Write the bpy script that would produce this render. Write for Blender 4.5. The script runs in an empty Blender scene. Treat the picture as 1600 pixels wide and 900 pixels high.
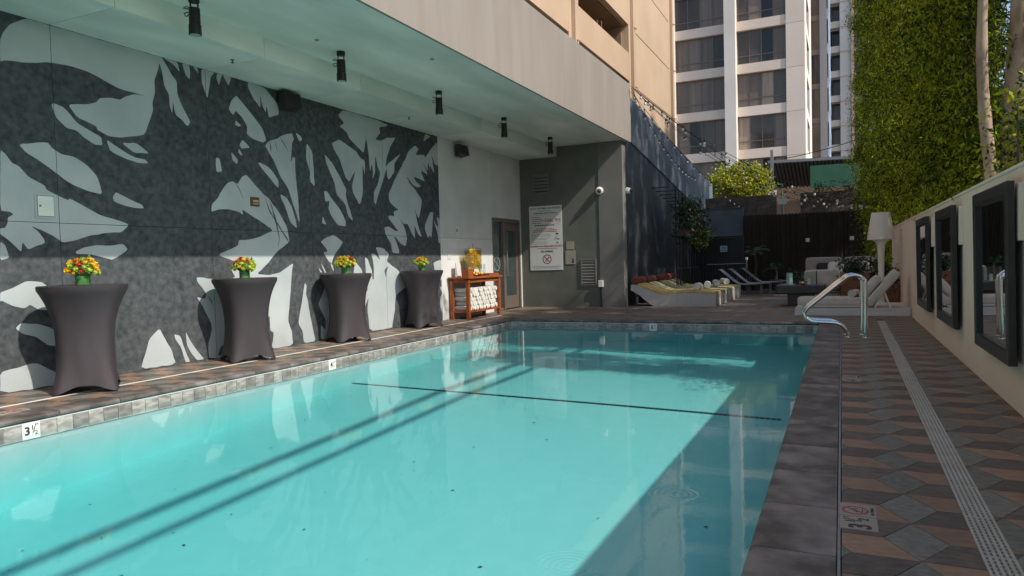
import bpy, bmesh, math, random
import numpy as np
from mathutils import Vector, Matrix
random.seed(7); RNG = np.random.default_rng(11)
sc = bpy.context.scene
COL = sc.collection
# ------------------------------------------------------------------ camera, sky, sun, exposure
F, PITCH, YAW, ROLL, EYE = 1100.0, .0373, .4382, -.0264, 1.3
def cam_axes():
    r = Vector((math.cos(YAW), math.sin(YAW), 0)); fw = Vector((-math.sin(YAW), math.cos(YAW), 0)); up = Vector((0, 0, 1))
    fw2 = fw*math.cos(PITCH) - up*math.sin(PITCH); up2 = up*math.cos(PITCH) + fw*math.sin(PITCH)
    return r*math.cos(ROLL) + up2*math.sin(ROLL), up2*math.cos(ROLL) - r*math.sin(ROLL), fw2
CR, CU, CF = cam_axes()
cam = bpy.data.cameras.new("camera"); camo = bpy.data.objects.new("camera", cam); COL.objects.link(camo)
cam.sensor_width = 36; cam.lens = F/1600*36; cam.clip_start = .05; cam.clip_end = 3000
camo.matrix_world = Matrix(((CR.x, CU.x, -CF.x, 0), (CR.y, CU.y, -CF.y, 0), (CR.z, CU.z, -CF.z, EYE), (0, 0, 0, 1)))
sc.camera = camo
SUN = Vector((1, -.20, .95)).normalized()
w = bpy.data.worlds.new("World"); sc.world = w; w.use_nodes = True
nt = w.node_tree; bg = nt.nodes["Background"]
sky = nt.nodes.new("ShaderNodeTexSky"); sky.sky_type = 'NISHITA'; sky.sun_disc = False
sky.sun_elevation = math.asin(SUN.z); sky.sun_rotation = math.atan2(SUN.x, SUN.y)
sky.air_density = 1.0; sky.dust_density = 1.5; sky.ozone_density = 1.0
nt.links.new(sky.outputs[0], bg.inputs[0]); bg.inputs[1].default_value = .15
sl = bpy.data.lights.new("sun", 'SUN'); sl.energy = 3.5; sl.angle = math.radians(.53); sl.color = (1, .94, .85)
so = bpy.data.objects.new("sun", sl); COL.objects.link(so)
so.rotation_euler = SUN.to_track_quat('Z', 'Y').to_euler(); so.location = (40, -5, 40)
sc.view_settings.view_transform = 'Standard'; sc.view_settings.look = 'None'
sc.view_settings.exposure = 0.42; sc.view_settings.gamma = 1.0
sc.render.engine = 'CYCLES'
sc.cycles.max_bounces = 10; sc.cycles.transparent_max_bounces = 24; sc.cycles.diffuse_bounces = 5
def at(px, py, **k):
    """point where the sight line of photograph pixel (px, py) meets the plane X=, Y= or Z= given"""
    (a, v), = k.items(); i = 'XYZ'.index(a)
    d = CF + CR*((px - 800)/F) - CU*((py - 450)/F); o = Vector((0, 0, EYE))
    return o + d*((v - o[i])/d[i])
# ------------------------------------------------------------------ materials
def S(r, g, b):  # sRGB 0-255 to linear
    return tuple(((c/255)/12.92 if c/255 <= .04045 else ((c/255 + .055)/1.055)**2.4) for c in (r, g, b))
MATS = {}
def mat(name, col, rough=.6, metal=0.0, col2=None, scale=6.0, detail=6, bump=0.0, bscale=None, spec=.5, rand=0.0,
        stretch=(1, 1, 1), contrast=(.35, .65), coat=0.0, trans=0.0, island=False):
    m = bpy.data.materials.new(name); m.use_nodes = True; n = m.node_tree.nodes; L = m.node_tree.links
    b = n["Principled BSDF"]; b.inputs["Roughness"].default_value = rough; b.inputs["Metallic"].default_value = metal
    b.inputs["Specular IOR Level"].default_value = spec; b.inputs["Coat Weight"].default_value = coat
    b.inputs["Base Color"].default_value = (*col, 1)
    tc = n.new("ShaderNodeTexCoord"); mp = n.new("ShaderNodeMapping"); mp.inputs["Scale"].default_value = stretch
    L.new(tc.outputs["Object"], mp.inputs[0]); oi = n.new("ShaderNodeObjectInfo")
    src = None
    if col2:
        no = n.new("ShaderNodeTexNoise"); no.noise_dimensions = '4D'; no.inputs["Scale"].default_value = scale; no.inputs["Detail"].default_value = detail
        mw = n.new("ShaderNodeMath"); mw.operation = 'MULTIPLY'; mw.inputs[1].default_value = 37.0
        L.new(oi.outputs["Random"], mw.inputs[0]); L.new(mw.outputs[0], no.inputs["W"])
        L.new(mp.outputs[0], no.inputs["Vector"])
        rp = n.new("ShaderNodeValToRGB"); rp.color_ramp.elements[0].position = contrast[0]; rp.color_ramp.elements[1].position = contrast[1]
        rp.color_ramp.elements[0].color = (*col, 1); rp.color_ramp.elements[1].color = (*col2, 1)
        if island:
            ge = n.new("ShaderNodeNewGeometry"); ad = n.new("ShaderNodeMix"); ad.inputs[0].default_value = .55
            L.new(no.outputs[0], ad.inputs[2]); L.new(ge.outputs["Random Per Island"], ad.inputs[3]); L.new(ad.outputs[0], rp.inputs[0])
        else: L.new(no.outputs[0], rp.inputs[0])
        src = rp.outputs[0]
    if rand:
        hs = n.new("ShaderNodeHueSaturation"); mr = n.new("ShaderNodeMapRange")
        mr.inputs[3].default_value = 1 - rand; mr.inputs[4].default_value = 1 + rand
        L.new(oi.outputs["Random"], mr.inputs[0]); L.new(mr.outputs[0], hs.inputs["Value"])
        if src: L.new(src, hs.inputs["Color"])
        else: hs.inputs["Color"].default_value = (*col, 1)
        src = hs.outputs[0]
    if src: L.new(src, b.inputs["Base Color"])
    if bump:
        nb = n.new("ShaderNodeTexNoise"); nb.inputs["Scale"].default_value = bscale or scale*6; nb.inputs["Detail"].default_value = 4
        L.new(mp.outputs[0], nb.inputs["Vector"]); bp = n.new("ShaderNodeBump"); bp.inputs["Strength"].default_value = bump
        bp.inputs["Distance"].default_value = .01; L.new(nb.outputs[0], bp.inputs["Height"]); L.new(bp.outputs[0], b.inputs["Normal"])
    if trans:
        out = n["Material Output"]; tr = n.new("ShaderNodeBsdfTranslucent"); mx = n.new("ShaderNodeMixShader"); mx.inputs[0].default_value = trans
        if src: L.new(src, tr.inputs[0])
        else: tr.inputs[0].default_value = (*col, 1)
        L.new(b.outputs[0], mx.inputs[1]); L.new(tr.outputs[0], mx.inputs[2]); L.new(mx.outputs[0], out.inputs[0])
    MATS[name] = m
    return m
M_stucco = mat("painted white wall", (.56, .56, .54), .75, col2=(.66, .66, .64), scale=1.2, bump=.25, bscale=90)
M_mural_dark = mat("dark mural paint", (.022, .031, .035), .8, col2=(.105, .111, .114), scale=13, detail=15, bump=.5, bscale=70, contrast=(.30, .82))
M_mural_light = mat("pale mural paint", (.36, .40, .40), .8, col2=(.45, .485, .48), scale=1.5, bump=.3, bscale=90)
M_mural_line = mat("mural outline paint", (.06, .065, .07), .8, col2=(.1, .1, .11), scale=5)
M_soffit = mat("soffit plaster", (.56, .615, .545), .8, col2=(.80, .845, .76), scale=1.3, detail=8, bump=.4, bscale=8, stretch=(1, .35, 1))  # pale streaks painted in for the ripple light thrown up by the pool
M_fascia = mat("fascia stucco", (.25, .215, .185), .85, col2=(.29, .255, .22), scale=.9, bump=.3, bscale=120, stretch=(1, 3, .5))
M_endwall = mat("grey stucco", (.105, .108, .09), .85, col2=(.14, .143, .12), scale=1.6, bump=.5, bscale=110)
M_endpil = mat("grey pier stucco", (.15, .142, .126), .85, col2=(.185, .175, .155), scale=1.6, bump=.5, bscale=110)
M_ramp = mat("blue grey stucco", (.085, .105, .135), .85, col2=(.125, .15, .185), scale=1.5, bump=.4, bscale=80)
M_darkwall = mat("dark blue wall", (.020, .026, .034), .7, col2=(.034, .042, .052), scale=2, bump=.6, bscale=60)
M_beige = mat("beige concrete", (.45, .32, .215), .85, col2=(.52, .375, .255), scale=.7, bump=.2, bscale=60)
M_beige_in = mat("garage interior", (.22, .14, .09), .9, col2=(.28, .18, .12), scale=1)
M_tower = mat("tower concrete", (.68, .555, .455), .8, col2=(.76, .63, .53), scale=.35, bump=.1, bscale=20)
M_tower_edge = mat("tower pale concrete", (.66, .59, .52), .8, col2=(.74, .67, .60), scale=.5)
M_glass_dark = mat("tinted glass with painted reflections", (.022, .019, .017), .06, col2=(.14, .108, .08), scale=.35, spec=.45, rand=.4, stretch=(1, 1, .25))  # brown mottling painted in for blinds and reflections of a building
M_blind = mat("window blind", (.17, .13, .1), .5, col2=(.11, .085, .07), scale=1.4, rand=.3, spec=.7, stretch=(6, 1, .2))
M_doorpane = mat("greenish door glass", (.030, .045, .044), .05, col2=(.06, .085, .08), scale=.8, spec=.8)
M_curtain = mat("pale curtain behind glass", (.30, .23, .165), .5, col2=(.20, .15, .11), scale=1.2, rand=.3, spec=.7, stretch=(7, 1, .2))
M_bronze = mat("bronze frame", (.17, .135, .11), .45, metal=.3)
M_alu = mat("aluminium frame", (.28, .28, .28), .4, metal=.6)
M_blue_panel = mat("pale blue panel", (.30, .37, .47), .6, col2=(.36, .43, .53), scale=.5)
M_black = mat("black metal", (.014, .014, .016), .45, metal=.3)
M_blackplastic = mat("black plastic", (.022, .02, .018), .5, col2=(.04, .033, .028), scale=9)
M_cloth = mat("charcoal stretch cloth", (.031, .023, .026), .55, col2=(.047, .036, .040), scale=2, bump=.5, bscale=420, stretch=(1, 1, .25))
M_wood = mat("red stained wood", (.26, .062, .016), .4, col2=(.38, .105, .028), scale=5, bump=.1, stretch=(1, 1, 8), rand=.1)
M_wood2 = mat("planter wood", (.16, .06, .022), .5, col2=(.25, .1, .04), scale=6, stretch=(1, 1, 8), rand=.12)
M_towel = mat("white towelling", (.72, .70, .64), .9, col2=(.8, .78, .72), scale=14, bump=.9, bscale=160, rand=.06)
M_glassclear = None
M_wicker = None
M_ochre = mat("ochre cushion cloth", (.58, .36, .09), .85, col2=(.66, .43, .13), scale=7, bump=.4, bscale=300)
M_olive = mat("pale olive cushion cloth", (.40, .345, .17), .85, col2=(.48, .42, .22), scale=7, bump=.4, bscale=300)
M_rust = mat("rust red bolster cloth", (.13, .030, .016), .8, col2=(.18, .045, .025), scale=7, bump=.4, bscale=300)
M_linen = mat("light grey linen", (.60, .54, .47), .9, col2=(.68, .62, .54), scale=8, bump=.5, bscale=350)
M_sofa = mat("grey sofa cloth", (.42, .38, .345), .9, col2=(.49, .445, .405), scale=9, bump=.5, bscale=350)
M_white = mat("white lacquer", (.80, .73, .66), .45, col2=(.84, .78, .71), scale=2)
M_whitewood = mat("whitewashed wood", (.62, .58, .54), .6, col2=(.7, .66, .62), scale=5, stretch=(.3, 4, 4))
M_slategrey = mat("slate sling cloth", (.10, .105, .13), .7, col2=(.15, .155, .18), scale=12, bump=.4, bscale=200)
M_darkwood = mat("dark stained wood", (.018, .014, .012), .35, col2=(.035, .028, .024), scale=6, bump=.15, stretch=(1, 6, 1))
M_bamboo = mat("dark bamboo cane", (.016, .011, .008), .6, col2=(.035, .024, .017), scale=10, rand=.5, stretch=(4, 4, .5))
M_brown = mat("brown block wall", (.085, .065, .055), .85, col2=(.12, .095, .08), scale=2, bump=.4, bscale=40)
M_steel = mat("polished steel", (.72, .71, .68), .12, metal=1.0, col2=(.66, .65, .63), scale=30)
M_frame = mat("black lacquered frame", (.017, .015, .014), .35, col2=(.028, .025, .022), scale=8)
M_mirror = mat("mirror glass", (.86, .87, .87), .015, metal=1.0)
M_right = mat("white garden wall", (.80, .68, .565), .8, col2=(.85, .745, .63), scale=.9, detail=8, bump=.3, bscale=100)
M_stone = mat("coping stone", (.065, .052, .046), .55, col2=(.22, .19, .17), scale=4, detail=12, bump=.35, bscale=40, rand=.2, stretch=(1, 1, 1), contrast=(.4, .68))
M_grout = mat("grout", (.12, .11, .10), .9, col2=(.17, .155, .14), scale=20)
M_groove = mat("joint sealant", (.22, .215, .21), .8, col2=(.28, .27, .26), scale=15)
M_t_dark = mat("dark wood tile", (.078, .058, .048), .5, col2=(.145, .112, .094), scale=14, detail=8, bump=.15, rand=.16, stretch=(1, 2.5, 1))
M_t_orange = mat("rust brown tile", (.225, .132, .083), .5, col2=(.31, .195, .13), scale=14, detail=8, bump=.15, rand=.16, stretch=(1, 2.5, 1))
M_t_grey = mat("grey green tile", (.12, .115, .095), .5, col2=(.21, .20, .17), scale=22, detail=8, bump=.25, rand=.14, stretch=(1, 2.0, 1))
M_wltile = mat("waterline tile", (.16, .135, .12), .35, col2=(.36, .33, .30), scale=9, rand=.3, stretch=(1, 1, 3))
M_plaster = mat("pool plaster", (.445, .495, .488), .7, col2=(.47, .515, .507), scale=5, bump=.1)
M_blacktile = mat("black mosaic", (.012, .02, .022), .4)
M_drain = mat("white drain grate", (.42, .39, .34), .55, col2=(.50, .465, .41), scale=8, rand=.08)
M_void = mat("drain void", (.01, .009, .008), .9)
M_whitestrip = mat("white drain strip", (.74, .72, .66), .5)
M_signwhite = mat("white sign panel", (.60, .60, .56), .4, col2=(.64, .64, .6), scale=2)
M_ink = mat("black print", (.03, .03, .035), .5)
M_inkgrey = mat("grey print", (.2, .2, .2), .5)
M_red = mat("red print", (.36, .03, .035), .5)
M_pinkpaper = mat("tan notice", (.33, .28, .235), .6)
M_alarm = mat("brown plaque", (.12, .045, .03), .5)
M_brass = mat("brass print", (.5, .38, .2), .4)
M_skyblue = mat("pale blue sign", (.34, .5, .62), .5)
M_greentarp = mat("green windscreen cloth", (.022, .095, .055), .8, col2=(.035, .125, .075), scale=3, stretch=(1, 1, .3))
M_rooftin = mat("dark corrugated roofing", (.03, .032, .035), .5)
M_terracotta = mat("planter pot", (.05, .035, .028), .7)
M_leaf = mat("hedge leaf", (.018, .052, .005), .5, col2=(.50, .56, .030), scale=.8, detail=3, trans=.52, island=True, contrast=(.34, .74), spec=.35)
M_leaf_dark = mat("dark leaf", (.008, .022, .008), .5, col2=(.03, .07, .02), scale=3, trans=.2, island=True, contrast=(.25, .8))
M_leaf_yellow = mat("yellow green leaf", (.16, .20, .010), .5, col2=(.48, .46, .03), scale=2, trans=.35, island=True, contrast=(.2, .8))
M_leaf_palm = mat("palm leaf", (.02, .06, .025), .5, col2=(.06, .14, .05), scale=3, trans=.2, island=True, contrast=(.2, .8))
M_bark = mat("pale bark", (.24, .165, .115), .85, col2=(.46, .34, .25), scale=7, detail=10, bump=.6, bscale=26, stretch=(1, 1, .5))
M_bark_dark = mat("hedge bark", (.05, .035, .025), .85, col2=(.09, .065, .05), scale=8, bump=.6, bscale=26)
M_ground = mat("bare ground", (.085, .078, .07), .9, col2=(.12, .11, .1), scale=.6)
M_fl_y = mat("yellow petals", (.80, .44, .008), .55, col2=(.86, .58, .04), scale=20, rand=.1, trans=.15)
M_fl_o = mat("orange petals", (.75, .20, .010), .55, col2=(.85, .36, .02), scale=20, rand=.1, trans=.15)
M_fl_r = mat("red petals", (.42, .008, .010), .5, col2=(.55, .02, .02), scale=20, rand=.1, trans=.1)
M_fl_g = mat("lime petals", (.34, .46, .03), .6, col2=(.52, .62, .10), scale=20, rand=.1, trans=.2)
M_fl_p = mat("pale pink petals", (.55, .38, .45), .6)
M_stem = mat("green stem", (.04, .15, .03), .5, col2=(.08, .26, .05), scale=15)
M_lemon = mat("lemon slice", (.85, .52, .03), .4, col2=(.9, .64, .10), scale=12)
M_fruit_o = mat("orange fruit", (.75, .25, .02), .45)
M_bulb = mat("bulb glass", (.50, .49, .46), .15, spec=.6)
M_copper = mat("copper votive", (.75, .38, .22), .25, metal=.8)
M_teal = mat("teal glass", (.25, .42, .40), .1, spec=.8)
M_camo = mat("mottled cushion", (.10, .075, .045), .9, col2=(.34, .29, .22), scale=9, detail=2, contrast=(.45, .55))
M_lens = mat("lamp lens", (.5, .55, .5), .1, spec=.8)
def glass(name, tint, f=.12):
    m = bpy.data.materials.new(name); m.use_nodes = True; n = m.node_tree.nodes; L = m.node_tree.links
    n.remove(n["Principled BSDF"]); out = n["Material Output"]
    t = n.new("ShaderNodeBsdfTransparent"); t.inputs[0].default_value = (*tint, 1)
    g = n.new("ShaderNodeBsdfGlossy"); g.inputs["Roughness"].default_value = .02
    fr = n.new("ShaderNodeFresnel"); fr.inputs[0].default_value = 1.5
    geo = n.new("ShaderNodeNewGeometry"); inv = n.new("ShaderNodeMath"); inv.operation = 'SUBTRACT'; inv.inputs[0].default_value = 1
    mu = n.new("ShaderNodeMath"); mu.operation = 'MULTIPLY'
    L.new(geo.outputs["Backfacing"], inv.inputs[1]); L.new(inv.outputs[0], mu.inputs[0]); L.new(fr.outputs[0], mu.inputs[1])
    mx = n.new("ShaderNodeMixShader"); L.new(mu.outputs[0], mx.inputs[0]); L.new(t.outputs[0], mx.inputs[1]); L.new(g.outputs[0], mx.inputs[2])
    L.new(mx.outputs[0], out.inputs[0]); return m
M_glassclear = glass("clear glass", (.90, .93, .92))
M_lemonwater = glass("lemon water", (.86, .76, .42))
def wicker():
    m = mat("white wicker", (.34, .30, .26), .65); n = m.node_tree.nodes; L = m.node_tree.links; b = n["Principled BSDF"]
    tc = n.new("ShaderNodeTexCoord"); br = n.new("ShaderNodeTexBrick"); br.inputs["Scale"].default_value = 1
    mp = n.new("ShaderNodeMapping"); mp.inputs["Rotation"].default_value = (math.pi/2, 0, 0)
    L.new(tc.outputs["Object"], mp.inputs[0]); L.new(mp.outputs[0], br.inputs["Vector"])
    br.inputs["Brick Width"].default_value = .05; br.inputs["Row Height"].default_value = .018; br.inputs["Mortar Size"].default_value = .003
    br.inputs["Color1"].default_value = (.74, .68, .62, 1); br.inputs["Color2"].default_value = (.64, .585, .53, 1); br.inputs["Mortar"].default_value = (.30, .27, .24, 1)
    L.new(br.outputs["Color"], b.inputs["Base Color"])
    bp = n.new("ShaderNodeBump"); bp.inputs["Strength"].default_value = .6; bp.inputs["Distance"].default_value = .006; bp.invert = True
    L.new(br.outputs["Fac"], bp.inputs["Height"]); L.new(bp.outputs[0], b.inputs["Normal"]); return m
M_wicker = wicker()
def water_mat():
    m = bpy.data.materials.new("pool water"); m.use_nodes = True; n = m.node_tree.nodes; L = m.node_tree.links
    n.remove(n["Principled BSDF"]); out = n["Material Output"]
    t = n.new("ShaderNodeBsdfTransparent"); g = n.new("ShaderNodeBsdfGlossy"); g.inputs["Roughness"].default_value = 0.0
    fr = n.new("ShaderNodeFresnel"); fr.inputs[0].default_value = 1.33
    geo = n.new("ShaderNodeNewGeometry"); inv = n.new("ShaderNodeMath"); inv.operation = 'SUBTRACT'; inv.inputs[0].default_value = 1
    mu = n.new("ShaderNodeMath"); mu.operation = 'MULTIPLY'
    L.new(geo.outputs["Backfacing"], inv.inputs[1]); L.new(inv.outputs[0], mu.inputs[0]); L.new(fr.outputs[0], mu.inputs[1])
    tc = n.new("ShaderNodeTexCoord")
    n1 = n.new("ShaderNodeTexNoise"); n1.inputs["Scale"].default_value = 1.7; n1.inputs["Detail"].default_value = 2; n1.inputs["Distortion"].default_value = .6
    n2 = n.new("ShaderNodeTexNoise"); n2.inputs["Scale"].default_value = 24; n2.inputs["Detail"].default_value = 2; n2.inputs["Distortion"].default_value = 1.5
    L.new(tc.outputs["Object"], n1.inputs[0]); L.new(tc.outputs["Object"], n2.inputs[0])
    a = n.new("ShaderNodeMath"); a.operation = 'MULTIPLY_ADD'; a.inputs[1].default_value = .07; L.new(n2.outputs[0], a.inputs[0]); L.new(n1.outputs[0], a.inputs[2])
    h = a.outputs[0]
    # two ring ripples where drops fell
    for (cx, cy, rad, amp, fq) in [(*at(886, 884, Z=-.135).xy, .20, .012, 190), (*at(1062, 772, Z=-.135).xy, .20, .006, 170)]:
        mp = n.new("ShaderNodeVectorMath"); mp.operation = 'SUBTRACT'; mp.inputs[1].default_value = (cx, cy, -.135)
        L.new(tc.outputs["Object"], mp.inputs[0]); ln = n.new("ShaderNodeVectorMath"); ln.operation = 'LENGTH'; L.new(mp.outputs[0], ln.inputs[0])
        s = n.new("ShaderNodeMath"); s.operation = 'MULTIPLY'; s.inputs[1].default_value = fq; L.new(ln.outputs["Value"], s.inputs[0])
        sn = n.new("ShaderNodeMath"); sn.operation = 'SINE'; L.new(s.outputs[0], sn.inputs[0])
        fo = n.new("ShaderNodeMapRange"); fo.inputs[1].default_value = 0; fo.inputs[2].default_value = rad; fo.inputs[3].default_value = amp*110; fo.inputs[4].default_value = 0
        L.new(ln.outputs["Value"], fo.inputs[0]); pr = n.new("ShaderNodeMath"); pr.operation = 'MULTIPLY_ADD'
        L.new(sn.outputs[0], pr.inputs[0]); L.new(fo.outputs[0], pr.inputs[1]); L.new(h, pr.inputs[2]); h = pr.outputs[0]
    bp = n.new("ShaderNodeBump"); bp.inputs["Strength"].default_value = .036; bp.inputs["Distance"].default_value = .05
    L.new(h, bp.inputs["Height"]); L.new(bp.outputs[0], g.inputs["Normal"]); L.new(bp.outputs[0], fr.inputs["Normal"])
    mx = n.new("ShaderNodeMixShader"); L.new(mu.outputs[0], mx.inputs[0]); L.new(t.outputs[0], mx.inputs[1]); L.new(g.outputs[0], mx.inputs[2])
    L.new(mx.outputs[0], out.inputs[0])
    va = n.new("ShaderNodeVolumeAbsorption"); va.inputs["Color"].default_value = (.02, .945, .95, 1); va.inputs["Density"].default_value = .50
    L.new(va.outputs[0], out.inputs["Volume"]); return m
M_water = water_mat()
# ------------------------------------------------------------------ mesh helpers
class MB:
    def __init__(s): s.v = []; s.f = []
    def add(s, vs, fs):
        n = len(s.v); s.v += [tuple(p) for p in vs]; s.f += [tuple(i + n for i in f) for f in fs]; return s
    def box(s, x0, x1, y0, y1, z0, z1):
        return s.add([(x0, y0, z0), (x1, y0, z0), (x1, y1, z0), (x0, y1, z0), (x0, y0, z1), (x1, y0, z1), (x1, y1, z1), (x0, y1, z1)],
                     [(3, 2, 1, 0), (4, 5, 6, 7), (0, 1, 5, 4), (1, 2, 6, 5), (2, 3, 7, 6), (3, 0, 4, 7)])
    def bar(s, p, q, w, h, up=(0, 0, 1)):
        p, q = Vector(p), Vector(q); d = (q - p).normalized(); u = Vector(up)
        if abs(d.dot(u)) > .98: u = Vector((0, 1, 0))
        r = d.cross(u).normalized(); u = r.cross(d)
        vs = [c + r*a*w/2 + u*b*h/2 for c in (p, q) for a, b in ((-1, -1), (1, -1), (1, 1), (-1, 1))]
        return s.add(vs, [(0, 1, 2, 3), (7, 6, 5, 4), (0, 4, 5, 1), (1, 5, 6, 2), (2, 6, 7, 3), (3, 7, 4, 0)])
    def cyl(s, p, q, r0, r1=None, n=12): return s.tube([p, q], [r0, r0 if r1 is None else r1], n)
    def tube(s, pts, r, n=8, cap=True):
        pts = [Vector(p) for p in pts]; rs = r if isinstance(r, (list, tuple)) else [r]*len(pts)
        base = len(s.v); prev = None
        for i, p in enumerate(pts):
            d = (pts[min(i+1, len(pts)-1)] - pts[max(i-1, 0)]).normalized()
            if prev is None:
                a = Vector((0, 0, 1)) if abs(d.z) < .9 else Vector((1, 0, 0)); u = d.cross(a).normalized()
            else: u = (prev - d*prev.dot(d)).normalized()
            prev = u; v = d.cross(u)
            s.v += [tuple(p + (u*math.cos(2*math.pi*k/n) + v*math.sin(2*math.pi*k/n))*rs[i]) for k in range(n)]
        for i in range(len(pts)-1):
            for k in range(n):
                a, b = base+i*n+k, base+i*n+(k+1) % n
                s.f.append((a, b, b+n, a+n))
        if cap:
            s.f.append(tuple(base+k for k in reversed(range(n)))); e = base+(len(pts)-1)*n; s.f.append(tuple(e+k for k in range(n)))
        return s
    def lathe(s, prof, c=(0, 0, 0), n=24):
        base = len(s.v)
        for r, z in prof: s.v += [(c[0]+r*math.cos(2*math.pi*k/n), c[1]+r*math.sin(2*math.pi*k/n), c[2]+z) for k in range(n)]
        for i in range(len(prof)-1):
            for k in range(n):
                a, b = base+i*n+k, base+i*n+(k+1) % n; s.f.append((a, b, b+n, a+n))
        s.f.append(tuple(base+k for k in reversed(range(n)))); e = base+(len(prof)-1)*n; s.f.append(tuple(e+k for k in range(n)))
        return s
    def prism(s, poly, axis, a, b):
        """poly of 2D points in the two other axes (in xyz order), extruded from a to b along axis"""
        def mk(p, t): q = list(p); q.insert(axis, t); return tuple(q)
        n = len(poly)
        return s.add([mk(p, a) for p in poly] + [mk(p, b) for p in poly],
                     [tuple(range(n)), tuple(reversed(range(n, 2*n)))] + [(i, i+n, (i+1) % n+n, (i+1) % n) for i in range(n)])
    def soft(s, c, half, e=.35, n1=14, n2=20, rot=None):
        """super-ellipsoid cushion"""
        base = len(s.v); sp = lambda t, k: math.copysign(abs(t)**k, t)
        for i in range(n1+1):
            a = -math.pi/2 + math.pi*i/n1
            for k in range(n2):
                b = 2*math.pi*k/n2
                p = Vector((half[0]*sp(math.cos(a), e)*sp(math.cos(b), e), half[1]*sp(math.cos(a), e)*sp(math.sin(b), e), half[2]*sp(math.sin(a), e)))
                if rot: p = rot @ p
                s.v.append((c[0]+p.x, c[1]+p.y, c[2]+p.z))
        for i in range(n1):
            for k in range(n2):
                a, b = base+i*n2+k, base+i*n2+(k+1) % n2; s.f.append((a, b, b+n2, a+n2))
        return s
    def mesh(s, name, m, smooth=False, bevel=0.0):
        me = bpy.data.meshes.new(name); me.from_pydata(s.v, [], s.f)
        bm = bmesh.new(); bm.from_mesh(me); bmesh.ops.recalc_face_normals(bm, faces=bm.faces)
        if bevel: bmesh.ops.bevel(bm, geom=list(bm.edges), offset=bevel, segments=2, profile=.6, affect='EDGES')
        bm.to_mesh(me); bm.free()
        if smooth:
            me.polygons.foreach_set("use_smooth", [True]*len(me.polygons))
            if smooth != 'all': me.set_sharp_from_angle(angle=math.radians(40))
        me.materials.append(m); return me
    def build(s, name, m, parent=None, smooth=False, bevel=0.0):
        return link(name, s.mesh(name, m, smooth, bevel), parent)
def link(name, me, parent=None, loc=None):
    o = bpy.data.objects.new(name, me); COL.objects.link(o)
    if parent is not None:
        o.parent = parent
        if parent.parent is None: o.matrix_parent_inverse = parent.matrix_basis.inverted()
    if loc is not None: o.location = loc
    return o
def tag(o, label=None, cat=None, group=None, kind=None):
    if label: o["label"] = label
    if cat: o["category"] = cat
    if group: o["group"] = group
    if kind: o["kind"] = kind
    return o
def thing(name, label, cat, loc=(0, 0, 0), group=None, rz=0):
    o = bpy.data.objects.new(name, None); COL.objects.link(o); o.location = loc; o.rotation_euler = (0, 0, rz); o.empty_display_size = .2
    # keep matrix_basis usable at once
    return tag(o, label, cat, group)
def copy_tree(o, parent=None):
    c = o.copy(); COL.objects.link(c); c.parent = parent
    if parent is not None: c.matrix_parent_inverse = o.matrix_parent_inverse
    for ch in list(o.children): copy_tree(ch, c)
    return c
def structure(mb, name, m, **k): return tag(mb.build(name, m, None, **k), kind='structure')
def text(body, size, m, parent, mtx, name="lettering", align='CENTER', bold=0.0, depth=.0006):
    cu = bpy.data.curves.new(name, 'FONT'); cu.body = body; cu.size = size; cu.align_x = align; cu.align_y = 'CENTER'; cu.offset = bold; cu.extrude = depth
    cu.resolution_u = 3
    tmp = bpy.data.objects.new(name, cu); me = bpy.data.meshes.new_from_object(tmp); bpy.data.objects.remove(tmp)
    me.transform(mtx); me.materials.clear(); me.materials.append(m); return link(name, me, parent)
def frame_mtx(o, right, up):
    r, u = Vector(right), Vector(up); nrm = r.cross(u)
    return Matrix(((r.x, u.x, nrm.x, o[0]), (r.y, u.y, nrm.y, o[1]), (r.z, u.z, nrm.z, o[2]), (0, 0, 0, 1)))
def quads_mesh(name, V, m, k=4):
    """V: (n*k,3) array, k vertices per face"""
    n = len(V)//k; me = bpy.data.meshes.new(name); me.vertices.add(n*k); me.loops.add(n*k); me.polygons.add(n)
    me.vertices.foreach_set("co", np.asarray(V, dtype=np.float32).ravel()); me.loops.foreach_set("vertex_index", np.arange(n*k, dtype=np.int32))
    me.polygons.foreach_set("loop_start", np.arange(0, n*k, k, dtype=np.int32)); me.polygons.foreach_set("loop_total", np.full(n, k, dtype=np.int32))
    me.update(calc_edges=True); me.materials.append(m); return me
def leaf_cloud(P, length, width, rng, droop=.3):
    """one pointed four-sided leaf at each point"""
    n = len(P); d = rng.normal(size=(n, 3)); d[:, 2] -= droop; d /= np.linalg.norm(d, axis=1)[:, None]
    q = rng.normal(size=(n, 3)); s = np.cross(d, q); s /= np.linalg.norm(s, axis=1)[:, None]
    L = length*rng.uniform(.6, 1.3, n)[:, None]; W = width*rng.uniform(.7, 1.2, n)[:, None]
    nn = np.cross(d, s)*L*.1
    V = np.stack([P, P + d*L*.45 + s*W/2 + nn, P + d*L, P + d*L*.45 - s*W/2 + nn], axis=1)
    return V.reshape(-1, 3)
def clumps(rng, centres, per, spread):
    c = np.repeat(centres, per, axis=0); return c + rng.normal(size=c.shape)*spread
# ------------------------------------------------------------------ plan (metres)
XW, XR = -8.287, 1.262              # mural wall, white garden wall
XPL, XPR, YP0, YP1 = -6.78, -.37, -3.0, 14.45   # pool
YE, XE = 18.4, -5.28                # end wall, its corner
ZW = -.135                          # water level
YJ = [-1.2, .95, 3.1, 5.25, 7.45, 9.6, 11.75, 13.9]   # wall panel joints
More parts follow.
